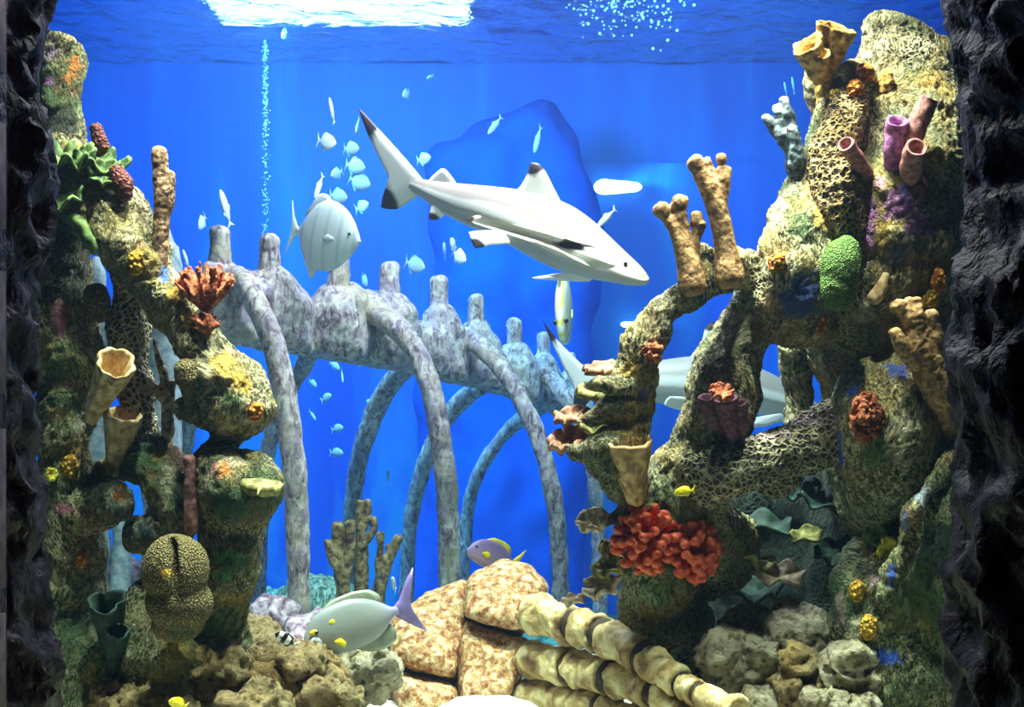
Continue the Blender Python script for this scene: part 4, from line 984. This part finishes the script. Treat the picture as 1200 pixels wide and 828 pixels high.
rufpx('plate_coral', M_OPLATE, 702, 498, 24, (-.3, -.8, .8), 'yellow-green folded plate coral in the middle of the shelves', 45, off=-.05, squash=.9, amp=.3, thick=.014, waves=5, group=PG)
coral('ledge_rock', M_REEFL, [[(740, 450, 0, 14), (715, 450, 0, 9), (700, 448, 0, 6)], [(742, 475, .02, 18), (712, 480, .02, 14), (690, 492, .02, 9)], [(745, 510, .02, 16), (715, 520, .02, 20), (690, 530, .02, 14), (672, 530, .02, 8)], [(720, 545, .02, 16), (690, 535, .02, 8)], [(735, 540, .02, 16), (748, 500, .02, 16)]],
      label='green lumpy rock arm holding the plate coral shelves left of the funnel sponge', at=(742, 480), voxel=.0075, disp=((.012, 10, 'n'), (.006, 30, 'r')), cat='coral rock')
rufpx('plate_coral', M_CREAM, 696, 612, 20, (-.3, -.8, .6), 'cream crinkled plate coral sticking out left of the red corals', 46, off=-.02, squash=.8, amp=.25, thick=.014, waves=6)
rufpx('plate_coral', M_CREAM, 706, 690, 24, (-.4, -.7, .7), 'cream ruffled plate coral low on the left foot of the right reef', 47, off=.0, squash=.7, amp=.3, thick=.014, waves=5)
rufpx('plate_coral', M_OPLATE, 716, 668, 22, (-.4, -.7, .7), 'olive ruffled plate coral just above the lower cream one', 48, off=.0, squash=.7, amp=.3, thick=.014, waves=6)
rufpx('plate_coral', M_CREAM, 672, 706, 14, (-.2, -.4, .9), 'small tan curled plate coral over the first finger bone', 49, off=.0, squash=.7, amp=.3, thick=.012, waves=4)
# leaf corals in the cave
CG = 'teal leaf corals in the dark cave'
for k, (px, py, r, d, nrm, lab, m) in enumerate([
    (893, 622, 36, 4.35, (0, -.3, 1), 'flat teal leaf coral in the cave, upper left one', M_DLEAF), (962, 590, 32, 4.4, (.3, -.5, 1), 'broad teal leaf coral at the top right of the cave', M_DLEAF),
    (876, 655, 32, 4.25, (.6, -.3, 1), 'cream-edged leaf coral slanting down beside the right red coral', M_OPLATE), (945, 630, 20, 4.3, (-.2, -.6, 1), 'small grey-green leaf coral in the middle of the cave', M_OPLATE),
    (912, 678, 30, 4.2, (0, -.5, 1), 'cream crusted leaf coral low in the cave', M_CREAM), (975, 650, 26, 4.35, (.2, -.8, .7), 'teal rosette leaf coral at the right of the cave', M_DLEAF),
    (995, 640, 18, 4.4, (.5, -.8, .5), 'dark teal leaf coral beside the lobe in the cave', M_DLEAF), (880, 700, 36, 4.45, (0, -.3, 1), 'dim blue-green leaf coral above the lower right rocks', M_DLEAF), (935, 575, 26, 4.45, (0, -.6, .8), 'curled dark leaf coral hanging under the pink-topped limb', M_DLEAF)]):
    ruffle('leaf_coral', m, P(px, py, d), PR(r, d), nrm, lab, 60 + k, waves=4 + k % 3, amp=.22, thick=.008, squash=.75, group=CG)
rufpx('disc_coral', M_YELL, 1040, 643, 14, (.1, -1, -.1), 'bright yellow wrinkled disc coral on the lower right reef', 70, off=-.06, amp=.08, waves=6, squash=1.15)
rufpx('disc_coral', M_LEAF, 1027, 628, 14, (-.2, -1, .3), 'dark green disc coral tucked behind the yellow one', 71, off=-.03, amp=.1, waves=4)
crumb(1004, 692, 9, 13, M_YLS, 'rusty orange crumb sponge on the lower lobe of the right reef, the upper one', 23)
crumb(1018, 735, 10, 15, M_YLS, 'orange-brown crumb sponge on the lower lobe of the right reef, the lower one', 24)
# ---------------------------------------------------------------- fish
def fin_mesh(bm, pts, thick, inner=.72):
    """lens-shaped fin from an outline of 3D points"""
    n = len(pts); pts = [Vector(p) for p in pts]
    c = sum(pts, Vector()) / n
    nr = Vector()
    for i in range(n): nr += (pts[i] - c).cross(pts[(i + 1) % n] - c)
    nr.normalize()
    rim = [bm.verts.new(p) for p in pts]
    A = [bm.verts.new(c + (p - c) * inner + nr * thick * .5) for p in pts]
    B = [bm.verts.new(c + (p - c) * inner - nr * thick * .5) for p in pts]
    ca, cb = bm.verts.new(c + nr * thick * .5), bm.verts.new(c - nr * thick * .5)
    for i in range(n):
        j = (i + 1) % n
        bm.faces.new((rim[i], rim[j], A[j], A[i])); bm.faces.new((rim[j], rim[i], B[i], B[j]))
        bm.faces.new((A[i], A[j], ca)); bm.faces.new((B[j], B[i], cb))
def loop_smooth(pts, n=4):
    """closed catmull through points"""
    L = len(pts); out = []
    pts = [Vector(p) for p in pts]
    for i in range(L):
        p0, p1, p2, p3 = pts[i - 1], pts[i], pts[(i + 1) % L], pts[(i + 2) % L]
        for j in range(n):
            t = j / n
            out.append(.5 * ((2 * p1) + (p2 - p0) * t * .8 + (2 * p0 - 5 * p1 + 4 * p2 - p3) * t * t * .8 + (3 * p1 - p0 - 3 * p2 + p3) * t ** 3 * .8) if False else p1.lerp(p2, t) + (p2 - p0) * .12 * t * (1 - t) - (p3 - p1) * .12 * t * (1 - t))
    return out

def wet(name, back, side, belly, axis='Z', lo=-.1, hi=.1, rough=.35, extra=None, bump=None):
    """countershaded skin: back, side and belly colours along the fish's own height"""
    s = N(name); tc = s.n('TexCoord').outputs['Object']
    sp = s.n('SeparateXYZ', {0: tc})
    v = s.mth('ADD', sp.outputs[axis], s.mth('MULTIPLY', s.mth('SUBTRACT', s.noise(tc, 14, 3), .5), (hi - lo) * .15))
    f = s.mr(v, lo, hi)
    col = s.ramp(f, [(.12, belly), (.42, side), (.58, side), (.86, back)])
    if extra: col = extra(s, tc, sp, col)
    return s.finish(col, s.noise(tc, 60, 2), .15, .003, rough, .5)
M_EYE = N('fish eye'); M_EYE = M_EYE.finish((.01, .01, .012), None, rough=.1, spec=.8)

# ---- sharks, built from body stations that follow the animal
def shark(label, st, fins, mats, dref, eye, gill=None, cat='shark'):
    """st: (px, py, half height px, width factor, distance); fins: name -> (outline, tip outline or None)"""
    c0 = P(st[len(st) // 2][0], st[len(st) // 2][1], dref)
    root = empty('reef_shark', c0, label, cat)
    bm = bmesh.new(); seg = 28
    lay = bm.verts.layers.float.new('height')
    path = catmull([(*P(x, y, d), PR(h, d)) for x, y, h, w, d in st], 6)
    wpath = catmull([(w, 0, 0, 1) for x, y, h, w, d in st], 6)
    vs = [Vector(p[:3]) for p in path]; rings = []
    for i, v in enumerate(vs):
        t = (vs[min(i + 1, len(vs) - 1)] - vs[max(0, i - 1)]).normalized()
        up = Vector((0, 0, 1)); up = (up - t * up.dot(t)).normalized(); sd = t.cross(up)
        # pixels of half height are measured square to the body in the picture
        h = path[i][3]; w = h * wpath[i][0]; ring = []
        for j in range(seg):
            a = 2 * PI * j / seg
            ca, sa = math.cos(a), math.sin(a)
            ring.append(bm.verts.new(v + sd * ca * w * (1 - .12 * max(0, sa)) + up * (sa if sa > 0 else sa * .95) * h))
        rings.append(ring)
    for r0, r1 in zip(rings, rings[1:]):
        for j in range(seg): bm.faces.new((r0[j], r0[(j + 1) % seg], r1[(j + 1) % seg], r1[j]))
    for ring, i in ((rings[0], 0), (rings[-1], -1)):
        c = bm.verts.new(vs[i] + (vs[0] - vs[1]).normalized() * (path[0][3] * .5 if i == 0 else 0))
        for j in range(seg): bm.faces.new((ring[j], ring[(j + 1) % seg], c))
    bmesh.ops.recalc_face_normals(bm, faces=bm.faces)
    # countershading attribute follows the body: height on the section
    me = bpy.data.meshes.new('body'); 
    for ring in rings:
        for j, v in enumerate(ring): v[lay] = .5 + .5 * math.sin(2 * PI * j / seg)
    bm.to_mesh(me); bm.free()
    body = link_mesh('body', me, mats[0], root)
    for name, out, th, tip in fins:
        bm = bmesh.new(); lay = bm.verts.layers.float.new('tip')
        fin_mesh(bm, loop_smooth([P(*q) for q in out], 4), th)
        bmesh.ops.subdivide_edges(bm, edges=bm.edges[:], cuts=2, use_grid_fill=True)
        bmesh.ops.recalc_face_normals(bm, faces=bm.faces)
        me = bpy.data.meshes.new(name)
        tips = [(P(*q[:3]), q[3]) for q in tip] if tip else []
        for v in bm.verts:
            v[lay] = max([max(0, 1 - (v.co - c).length / r) for c, r in tips] + [0])
        bm.to_mesh(me); bm.free()
        fo = link_mesh(name, me, mats[1], root)
        if tips: fo['label'] = 'black-tipped ' + name.replace('_', ' ')
    for (ex, ey, er, ed) in eye:
        bm = bmesh.new(); blob(bm, P(ex, ey, ed), PR(er, ed), 2); from_bm('eye', bm, M_EYE, root)
    if gill:
        for k, (gx, gy, gl, gd) in enumerate(gill):
            bm = bmesh.new(); tube(bm, pxpts([(gx, gy - gl, gd, .6), (gx - 2, gy, gd - .004, .9), (gx - 1, gy + gl, gd, .6)]), 8, 3); from_bm('gill_slit', bm, mats[2], root)
    return root
def shark_mats(back, flank, belly, nm):
    s = N('shark skin ' + nm); h = s.n('Attribute', attribute_name='height').outputs['Fac']
    tc = s.n('TexCoord').outputs['Object']
    hh = s.mth('ADD', h, s.mth('MULTIPLY', s.mth('SUBTRACT', s.noise(tc, 5, 3), .5), .22))
    col = s.ramp(hh, [(.05, belly), (.33, belly), (.40, back), (.47, flank), (.58, flank), (.68, back), (.97, [x * .92 for x in back])])
    a = s.finish(col, s.noise(tc, 90, 2), .1, .002, .42, .45)
    s = N('shark fin ' + nm); t = s.n('Attribute', attribute_name='tip').outputs['Fac']
    col = s.mix(s.mr(t, .02, .22), [min(1, x * 1.05) for x in flank], (.035, .016, .02))
    b = s.finish(col, None, rough=.45)
    return a, b, N('shark gill ' + nm).finish([x * .4 for x in back], None)
SM = shark_mats((.40, .33, .31), (.82, .78, .78), (.46, .44, .46), 'pale')
def dd(x): return 5.55 - (x - 421) / 339 * .75     # the shark swims towards the viewer
st = [(x, y, h, w, dd(x)) for x, y, h, w in [(759, 328, 4, 1.0), (754, 327, 8, 1.15), (742, 322, 14, 1.25), (722, 312, 21, 1.1), (700, 301, 29, .95), (672, 286, 37, .85), (645, 272, 39, .82), (612, 258, 35, .82), (575, 247, 29, .8), (542, 238, 23, .75), (515, 229, 17, .7), (496, 221, 11, .6), (482, 215, 8, .5)]]
shark('large pale blacktip reef shark gliding down to the right in open water', st, [
    ('tail_fin', [(496, 211, dd(496)), (470, 180, dd(470)), (440, 147, dd(440)), (420, 126, dd(420)), (431, 158, dd(431)), (450, 197, dd(450)), (461, 224, dd(461)), (446, 243, dd(446)), (466, 245, dd(466)), (486, 232, dd(486)), (498, 226, dd(498))], .018, [(420, 126, dd(420), .16), (446, 244, dd(446), .10)]),
    ('dorsal_fin', [(600, 232, dd(600)), (610, 218, dd(610)), (618, 204, dd(618)), (622, 190, dd(622)), (632, 192, dd(632)), (640, 202, dd(640)), (650, 222, dd(650)), (662, 248, dd(662)), (640, 248, dd(640))], .02, [(626, 188, dd(626), .062)]),
    ('second_dorsal_fin', [(500, 214, dd(500)), (516, 198, dd(516)), (523, 199, dd(523)), (538, 220, dd(538)), (520, 224, dd(520))], .012, None),
    ('pectoral_fin', [(722, 312, 4.80), (700, 290, 4.78), (676, 284, 4.70), (640, 272, 4.62), (600, 262, 4.58), (560, 252, 4.56), (545, 258, 4.56), (575, 268, 4.57), (620, 283, 4.60), (668, 302, 4.68), (700, 316, 4.77)], .02, [(668, 283, 4.70, .05), (545, 256, 4.56, .03)]),
    ('pectoral_fin', [(700, 318, 5.0), (665, 318, 5.1), (640, 322, 5.2), (618, 326, 5.25), (645, 328, 5.2), (690, 330, 5.05)], .012, [(618, 326, 5.25, .03)]),
    ('pelvic_fin', [(590, 270, 5.08), (566, 270, 5.06), (549, 272, 5.04), (557, 291, 5.03), (575, 287, 5.05), (600, 285, 5.08)], .012, [(556, 292, 5.03, .045)]),
    ('anal_fin', [(520, 236, 5.33), (505, 242, 5.32), (503, 257, 5.31), (514, 257, 5.31), (526, 247, 5.31), (532, 240, 5.31)], .01, [(505, 260, 5.31, .04)])],
    SM, 5.1, [(733, 309, 2.6, dd(733) - .052)], [(706 - 6 * k, 302 - k * 2.5, 8, dd(706 - 6 * k) - .085) for k in range(4)])
SM2 = shark_mats((.50, .44, .38), (.88, .86, .82), (.55, .52, .48), 'tan')
def d2(x): return 6.1 - (x - 637) / 300 * .1
st = [(x, y, h, w, d2(x)) for x, y, h, w in [(962, 480, 3, 1), (955, 479, 8, 1.2), (940, 476, 14, 1.2), (915, 468, 22, 1.0), (885, 459, 28, .9), (850, 452, 32, .82), (815, 449, 32, .8), (780, 448, 27, .8), (745, 449, 21, .75), (718, 452, 15, .7), (700, 454, 10, .6), (688, 455, 7, .5)]]
shark('second blacktip reef shark, half hidden behind the arms of the right reef', st, [
    ('tail_fin', [(704, 445, d2(704)), (680, 425, d2(680)), (655, 400, d2(655)), (636, 375, d2(636)), (645, 398, d2(645)), (660, 430, d2(660)), (674, 458, d2(674)), (672, 484, d2(672)), (682, 480, d2(682)), (694, 466, d2(694)), (706, 460, d2(706))], .018, [(636, 375, d2(636), .12), (673, 484, d2(673), .10)]),
    ('dorsal_fin', [(805, 425, d2(820)), (822, 402, d2(820)), (826, 384, d2(820)), (835, 376, d2(820)), (844, 386, d2(820)), (850, 405, d2(820)), (862, 428, d2(820))], .02, [(834, 374, d2(820), .06)]),
    ('second_dorsal_fin', [(718, 442, d2(718)), (722, 424, d2(718)), (728, 420, d2(718)), (735, 430, d2(718)), (742, 438, d2(740))], .012, None),
    ('pectoral_fin', [(840, 470, 5.85), (812, 466, 5.8), (785, 464, 5.75), (778, 474, 5.75), (795, 480, 5.78), (830, 482, 5.84)], .014, None),
    ('pectoral_fin', [(915, 484, 5.9), (880, 490, 5.85), (868, 500, 5.8), (895, 500, 5.85), (920, 492, 5.9)], .014, None),
    ('pelvic_fin', [(760, 462, 6.0), (740, 464, 6.0), (730, 474, 6.0), (745, 474, 6.0), (765, 470, 6.0)], .01, None)],
    SM2, 6.1, [(944, 470, 2.4, d2(944) - .05)])

# ---- bony fish in their own coordinates: nose at +x, length 1
SHAPES = {
 'disc': dict(body=[(.50, 0, .0, .02), (.47, 0, .06, .03), (.38, 0, .17, .06), (.24, .0, .27, .085), (.05, .0, .32, .09), (-.12, .0, .27, .075), (-.25, 0, .14, .045), (-.32, 0, .045, .02), (-.37, 0, .035, .012)],
   tail=[(-.34, .03), (-.42, .16), (-.48, .34), (-.445, .12), (-.43, 0), (-.445, -.12), (-.48, -.34), (-.42, -.16), (-.34, -.03)],
   dorsal=[(.08, .28), (-.02, .36), (-.14, .35), (-.30, .12), (-.15, .22)], anal=[(.0, -.28), (-.06, -.40), (-.12, -.36), (-.30, -.10), (-.15, -.20)], pec=[(.22, -.02), (.12, .02), (.06, -.04), (.14, -.08)]),
 'oval': dict(body=[(.50, -.04, .0, .02), (.48, -.04, .05, .03), (.42, -.02, .12, .05), (.30, .0, .185, .07), (.12, .0, .215, .075), (-.06, .0, .19, .065), (-.2, 0, .12, .045), (-.29, 0, .05, .02), (-.34, 0, .035, .012)],
   tail=[(-.32, .03), (-.40, .12), (-.50, .24), (-.45, .08), (-.43, 0), (-.45, -.08), (-.50, -.24), (-.40, -.12), (-.32, -.03)],
   dorsal=[(.28, .16), (.12, .26), (-.08, .25), (-.22, .20), (-.26, .05), (-.05, .14)], anal=[(.02, -.16), (-.08, -.25), (-.20, -.20), (-.26, -.05), (-.05, -.12)], pec=[(.28, -.02), (.18, .03), (.10, -.03), (.18, -.08)]),
 'slim': dict(body=[(.50, 0, .0, .02), (.46, 0, .045, .03), (.34, 0, .095, .05), (.15, .0, .12, .06), (-.05, .0, .105, .055), (-.22, 0, .06, .035), (-.32, 0, .03, .02), (-.36, 0, .025, .012)],
   tail=[(-.34, .02), (-.42, .08), (-.50, .15), (-.45, .04), (-.44, 0), (-.45, -.04), (-.50, -.15), (-.42, -.08), (-.34, -.02)],
   dorsal=[(.12, .09), (.04, .17), (-.06, .14), (-.14, .07), (0, .06)], anal=[(-.06, -.08), (-.12, -.14), (-.22, -.06), (-.12, -.04)], pec=[(.22, -.02), (.12, .0), (.08, -.04), (.16, -.06)]),
}
def fish_body(bm, prof, L, seg=16):
    pr = catmull([(x, z, h, w) for x, z, h, w in prof], 4); rings = []
    for x, z, h, w in pr:
        h = max(h, .004); w = max(w, .003)
        rings.append([bm.verts.new(Vector((x, math.cos(2 * PI * j / seg) * w, z + math.sin(2 * PI * j / seg) * h)) * L) for j in range(seg)])
    for r0, r1 in zip(rings, rings[1:]):
        for j in range(seg): bm.faces.new((r0[j], r0[(j + 1) % seg], r1[(j + 1) % seg], r1[j]))
    bm.faces.new(rings[0]); bm.faces.new(rings[-1])
def fin2(bm, pts, L, th, y=0, lean=0):
    fin_mesh(bm, loop_smooth([Vector((x, y + lean * abs(z) * 1.0 if lean else y, z)) * L for x, z in pts], 3), th * L)
def pose(nose, tail, roll=0, flip=False):
    a, b = P(*nose), P(*tail); x = (a - b).normalized()
    up = Vector((0, 0, 1)) if abs(x.z) < .97 else Vector((1, 0, 0))
    y = up.cross(x).normalized(); z = x.cross(y)
    m = Matrix((x, y, z)).transposed() @ Matrix.Rotation(math.radians(roll), 3, 'X')
    return (a + b) / 2, m.to_euler(), (a - b).length
def put(o, loc, rot): o.location = loc; o.rotation_euler = rot
def fish(name, label, shape, nose, tail, mats, group=None, parts=True, roll=0, scale=1.0, cat='fish', eye_r=.022, dz=1.0):
    """mats: body, fins, tail"""
    S = SHAPES[shape]; loc, rot, L = pose(nose, tail, roll); L *= scale
    prof = [(x, z, h * dz, w) for x, z, h, w in S['body']]
    fz = lambda pts: [(x, z * dz) for x, z in pts]
    if not parts:
        bm = bmesh.new(); fish_body(bm, prof, L, 12)
        for k in ('tail', 'dorsal', 'anal'): fin2(bm, fz(S[k]) if k != 'tail' else S[k], L, .02)
        o = from_bm(name, bm, mats[0], None, False); put(o, loc, rot)
        return tag(o, label, cat, group)
    root = empty(name, loc, label, cat, group); root.rotation_euler = rot
    def part(nm, fn, mat):
        bm = bmesh.new(); fn(bm); return from_bm(nm, bm, mat, root, False)
    part('body', lambda b: fish_body(b, prof, L, 22), mats[0])
    part('tail_fin', lambda b: fin2(b, S['tail'], L, .02), mats[2])
    part('dorsal_fin', lambda b: fin2(b, fz(S['dorsal']), L, .02), mats[1])
    part('anal_fin', lambda b: fin2(b, fz(S['anal']), L, .02), mats[1])
    wy = max(w for _, _, _, w in prof)
    for sg in (1, -1):
        part('pectoral_fin', lambda b: fin2(b, S['pec'], L, .012, sg * wy * 1.03, 0), mats[1] if len(mats) < 4 else mats[3])
        ez = .05 * dz
        part('eye', lambda b: blob(b, Vector((.38, sg * wy * .66, ez)) * L, eye_r * L, 2), M_EYE)
    return root

def plain(name, col, rough=.35): return speckle(name, [x * .8 for x in col], col, 30, .15, .002, rough, spec=.5)
M_SILV = wet('silver fish skin', (.75, .82, .85), (.9, .93, .95), (.8, .85, .85), lo=-.08, hi=.08)
M_SILVF = plain('silver fin', (.7, .76, .8))
M_HAZEF = wet('haze-blue far fish skin', (.25, .42, .62), (.50, .64, .78), (.4, .55, .7), lo=-.05, hi=.05)  # water haze put into the colour of the distant fish
# big silver batfish behind the ribs
def stripes(s, tc, sp, col):
    w = s.n('TexWave', {'Vector': tc, 'Scale': 5.0, 'Distortion': 1.0}).outputs['Fac']
    return s.mix(s.mr(w, .7, 1, 0, .5), col, (.42, .5, .6))
M_BAT = wet('batfish skin', (.66, .72, .76), (.80, .84, .86), (.70, .75, .78), lo=-.15, hi=.15, extra=stripes)
fish('batfish', 'big round silver-white batfish swimming right above the spine of the skeleton', 'disc', (422, 283, 5.65), (336, 268, 5.8), (M_BAT, M_SILVF, M_SILVF), dz=1.28, eye_r=.018)
# surgeonfish
M_SURG = wet('surgeonfish skin', (.21, .235, .24), (.30, .32, .32), (.22, .235, .24), lo=-.09, hi=.09, extra=lambda s, tc, sp, col: s.mix(s.mr(sp.outputs['X'], -.14, -.05, .85, 0), col, (.36, .28, .62)))
M_SFIN = plain('grey translucent fin', (.26, .29, .22)); M_STAIL = plain('violet tail fin', (.26, .19, .52)); M_YFIN = plain('bright yellow fin', (.95, .80, .02))
M_LIL = plain('pale lilac gill cover', (.52, .56, .70))
nose, tail = (354, 752, 4.1), (492, 706, 4.22)
SHAPES['surgeon'] = dict(body=[(.50, -.05, .0, .02), (.485, -.045, .05, .03), (.45, -.03, .105, .045), (.36, .0, .165, .065), (.22, .01, .20, .078), (.05, .01, .205, .078), (-.10, .0, .165, .065), (-.2, 0, .095, .042), (-.26, 0, .045, .022), (-.31, 0, .034, .014)],
   tail=[(-.27, .03), (-.34, .08), (-.42, .20), (-.52, .30), (-.46, .12), (-.425, .0), (-.45, -.10), (-.50, -.24), (-.38, -.14), (-.27, -.03)],
   dorsal=[(.34, .16), (.20, .245), (.02, .26), (-.12, .235), (-.19, .17), (-.18, .08), (.1, .16)], anal=[(.12, -.17), (0, -.25), (-.14, -.27), (-.24, -.22), (-.25, -.14), (-.18, -.05), (0, -.14)], pec=[(.27, -.06), (.21, -.05), (.175, -.10), (.20, -.13)])
sf = fish('surgeonfish', 'large grey-blue surgeonfish with yellow marks and violet tail in front of the flipper bones', 'surgeon', nose, tail, (M_SURG, M_SFIN, M_STAIL, M_YFIN), eye_r=.019)
loc, rot, L = pose(nose, tail)
for sg in (1, -1):
    for nm, x, z, y, r, mt in (('cheek_patch', .405, -.035, .058, (.055, .012, .055), M_LIL), ('eye_patch', .40, .055, .052, (.035, .010, .022), M_YFIN), ('shoulder_spot', .24, .09, .066, (.028, .008, .022), M_YFIN)):
        bm = bmesh.new(); blob(bm, Vector((x, sg * y, z)) * L, Vector(r) * L, 3); from_bm(nm, bm, mt, sf, False)
# lilac and yellow fish behind the top wrist bone
M_LILF = wet('lilac fish skin', (.30, .20, .50), (.34, .26, .58), (.5, .42, .7), lo=-.05, hi=.05)
fish('wrasse', 'purple fish with a lime-yellow back and tail peeping over the top wrist bone', 'oval', (548, 641, 5.0), (612, 661, 5.1), (M_LILF, M_YFIN, M_YFIN), eye_r=.02)
# humbug
def bars(s, tc, sp, col):
    w = s.n('TexWave', {'Vector': tc, 'Scale': 13.0, 'Phase Offset': 1.5}).outputs['Fac']
    return s.mix(s.mr(w, .45, .55), col, (.01, .01, .012))
M_HUM = wet('humbug skin', (.9, .9, .88), (.95, .95, .93), (.9, .9, .88), lo=-.03, hi=.03, extra=bars)
fish('humbug_damselfish', 'tiny black and white banded fish over the lower left rocks', 'oval', (323, 741, 3.86), (348, 757, 3.86), (M_HUM, plain('black fin', (.015, .015, .02)), plain('pale fin', (.8, .8, .8))), eye_r=.03)
M_YEL = wet('yellow tang skin', (.9, .72, .02), (.95, .82, .03), (.9, .72, .02), lo=-.03, hi=.03)
fish('yellow_tang', 'small bright yellow fish above the right red coral', 'oval', (790, 577, 3.92), (815, 574, 3.92), (M_YEL, M_YFIN, M_YFIN))
fish('yellow_tang', 'small yellow fish at the bottom edge in the lower left rocks', 'oval', (198, 820, 3.72), (220, 828, 3.76), (M_YEL, M_YFIN, M_YFIN))
# striped yellow fish below the shark
def ystripe(s, tc, sp, col):
    w = s.n('TexWave', {'Vector': tc, 'Scale': 9.0}, bands_direction='Z').outputs['Fac']
    return s.mix(s.mr(w, .5, .7, 0, .9), col, (.75, .82, .12))
M_STR = wet('yellow striped skin', (.7, .85, .8), (.85, .92, .9), (.8, .9, .85), lo=-.06, hi=.06, extra=ystripe)
fish('snapper', 'white and yellow striped fish hanging head down right under the big shark', 'slim', (659, 398, 5.5), (664, 312, 5.9), (M_STR, plain('lime fin', (.7, .85, .25)), M_SILVF), dz=1.7, roll=10)
# little silver fish
SMALL = [
 ('slim', (258, 222), (271, 266), 6.2, 'thin silver fish diving beside the first upright spine'), ('disc', (233, 268), (241, 252), 6.6, 'tiny white fish above the first upright spine'),
 ('slim', (386, 114), (392, 145), 6.6, 'needle-thin pale fish high up left of the shark tail'), ('disc', (394, 168), (371, 164), 6.6, 'small round white fish just left of the shark tail'),
 ('disc', (421, 174), (402, 174), 6.9, 'small pale fish touching the shark tail lobe'), ('disc', (428, 197), (404, 192), 7.1, 'ghostly pale fish in the shoal below the shark tail, upper one'),
 ('disc', (434, 217), (408, 208), 7.1, 'ghostly pale fish in the shoal below the shark tail, lower one'), ('slim', (369, 232), (379, 204), 6.6, 'thin silver fish diving over the batfish back'),
 ('disc', (407, 232), (385, 228), 7.0, 'pale fish between the batfish and the shoal'), ('disc', (388, 206), (402, 200), 7.4, 'faint small fish at the left end of the shoal'),
 ('disc', (432, 238), (416, 246), 7.6, 'faint fish right of the batfish forehead'), ('disc', (472, 113), (480, 107), 7.4, 'tiny white fish above the back of the shark tail'),
 ('slim', (417, 155), (421, 138), 7.2, 'sliver of a fish right behind the shark tail tip'), ('slim', (572, 157), (588, 136), 7.2, 'pale blue fish diving in open water over the shark back'),
 ('slim', (626, 179), (634, 147), 7.4, 'slim grey-brown fish directly above the dorsal fin of the shark'), ('disc', (505, 184), (488, 188), 7.6, 'faint blue fish between shark tail and back'),
 ('disc', (498, 314), (474, 306), 6.9, 'small silver fish above the fourth upright spine'), ('disc', (528, 279), (534, 293), 6.6, 'white fish under the shark belly, the left one of three'),
 ('disc', (546, 306), (530, 294), 6.6, 'white fish under the shark belly, the lowest of three'), ('disc', (520, 284), (522, 300), 7.0, 'faint white fish under the shark belly, leftmost of three'),
 ('slim', (700, 266), (722, 244), 6.4, 'small silver fish right of the shark above its head'), ('disc', (430, 335), (424, 322), 7.2, 'tiny pale fish between the third and fourth upright spines'),
 ('oval', (302, 590), (326, 594), 6.2, 'pale fish partly hidden between the left reef and the nearest rib'), ('oval', (455, 550), (455, 566), 7.2, 'egg-like white fish between the second and third far ribs'),
 ('oval', (459, 676), (464, 692), 5.6, 'small pale fish right behind the surgeonfish tail'), ('oval', (398, 432), (386, 424), 7.6, 'white fish-shaped reflection under the spine, upper right in the rib cage cluster'),
 ('oval', (420, 428), (428, 418), 7.6, 'white fish-shaped reflection below the spine beside the second near rib'), ('oval', (371, 452), (362, 446), 7.7, 'white fish-shaped reflection in the rib cage cluster, nearest to the first rib'),
 ('oval', (388, 462), (376, 470), 7.6, 'bright white fish-shaped reflection in the middle of the rib cage cluster'), ('slim', (402, 448), (400, 432), 7.8, 'thin white fish-shaped reflection in the middle of the rib cage cluster'),  # fish shapes added in place of pale reflections inside the rib cage
 ('oval', (402, 500), (388, 504), 7.7, 'pale fish-shaped reflection low in the rib cage cluster'), ('oval', (402, 530), (386, 530), 7.6, 'white fish-shaped reflection at the bottom of the rib cage cluster'),
 ('slim', (370, 492), (362, 480), 7.8, 'thin pale fish-shaped reflection low in the rib cage beside the first rib'), ('disc', (268, 14), (264, 24), 8.0, 'tiny fish silhouette in the glare near the top edge'),
 ('slim', (928, 90), (931, 110), 8.6, 'tiny cyan fish in the upper right water, the right one of a pair'), ('slim', (919, 96), (922, 112), 8.6, 'tiny cyan fish in the upper right water, the left one of a pair'),
 ('slim', (355, 30), (366, 27), 7.8, 'small white fish in the glare, the right one of two'), ('disc', (330, 44), (336, 36), 7.8, 'small white fish in the glare, the left one of two'),
 ('slim', (214, 292), (222, 316), 6.2, 'thin white fish behind the rust-red tuft'), ('oval', (452, 352), (440, 350), 7.8, 'faint pale fish in the gap left of the fourth upright spine'),
 ('oval', (430, 468), (440, 480), 7.9, 'faint fish beside the curve of the second near rib'), ('slim', (500, 92), (508, 88), 8.2, 'faint fish under the rippled light near the top'),
]
for sh, n_, t_, d, lab in SMALL:
    fish('silver_fish', lab, sh, (*n_, d), (*t_, d + .06), (M_SILV if d < 6.75 else M_HAZEF,), parts=False, group='little silver fish')

# ---- water jet of bubbles and drifting specks
M_BUB = N('air bubble'); M_BUB = M_BUB.finish((.85, .95, 1), None, rough=.05, spec=1)
bm = bmesh.new(); rnd = random.Random(5)
for i in range(300):
    t = rnd.random() ** 1.3
    y = 48 + t * 250
    blob(bm, P(311 + rnd.gauss(0, 1.4 + t), y, 9.4 + rnd.uniform(-.1, .1)), rnd.uniform(.003, .009) * (1.2 - .7 * t), 1)
o = from_bm('bubble_stream', bm, M_BUB, None, True); tag(o, 'thin vertical stream of air bubbles left of the shark', 'bubbles', kind='stuff')
bm = bmesh.new()
for i in range(110):
    x = rnd.gauss(735, 38); y = abs(rnd.gauss(0, 22))
    blob(bm, P(x, y, 8.4), rnd.uniform(.004, .012), 1)
o = from_bm('bubble_cloud', bm, M_BUB, None, True); tag(o, 'scatter of bright air bubbles at the top edge right of the middle', 'bubbles', kind='stuff')
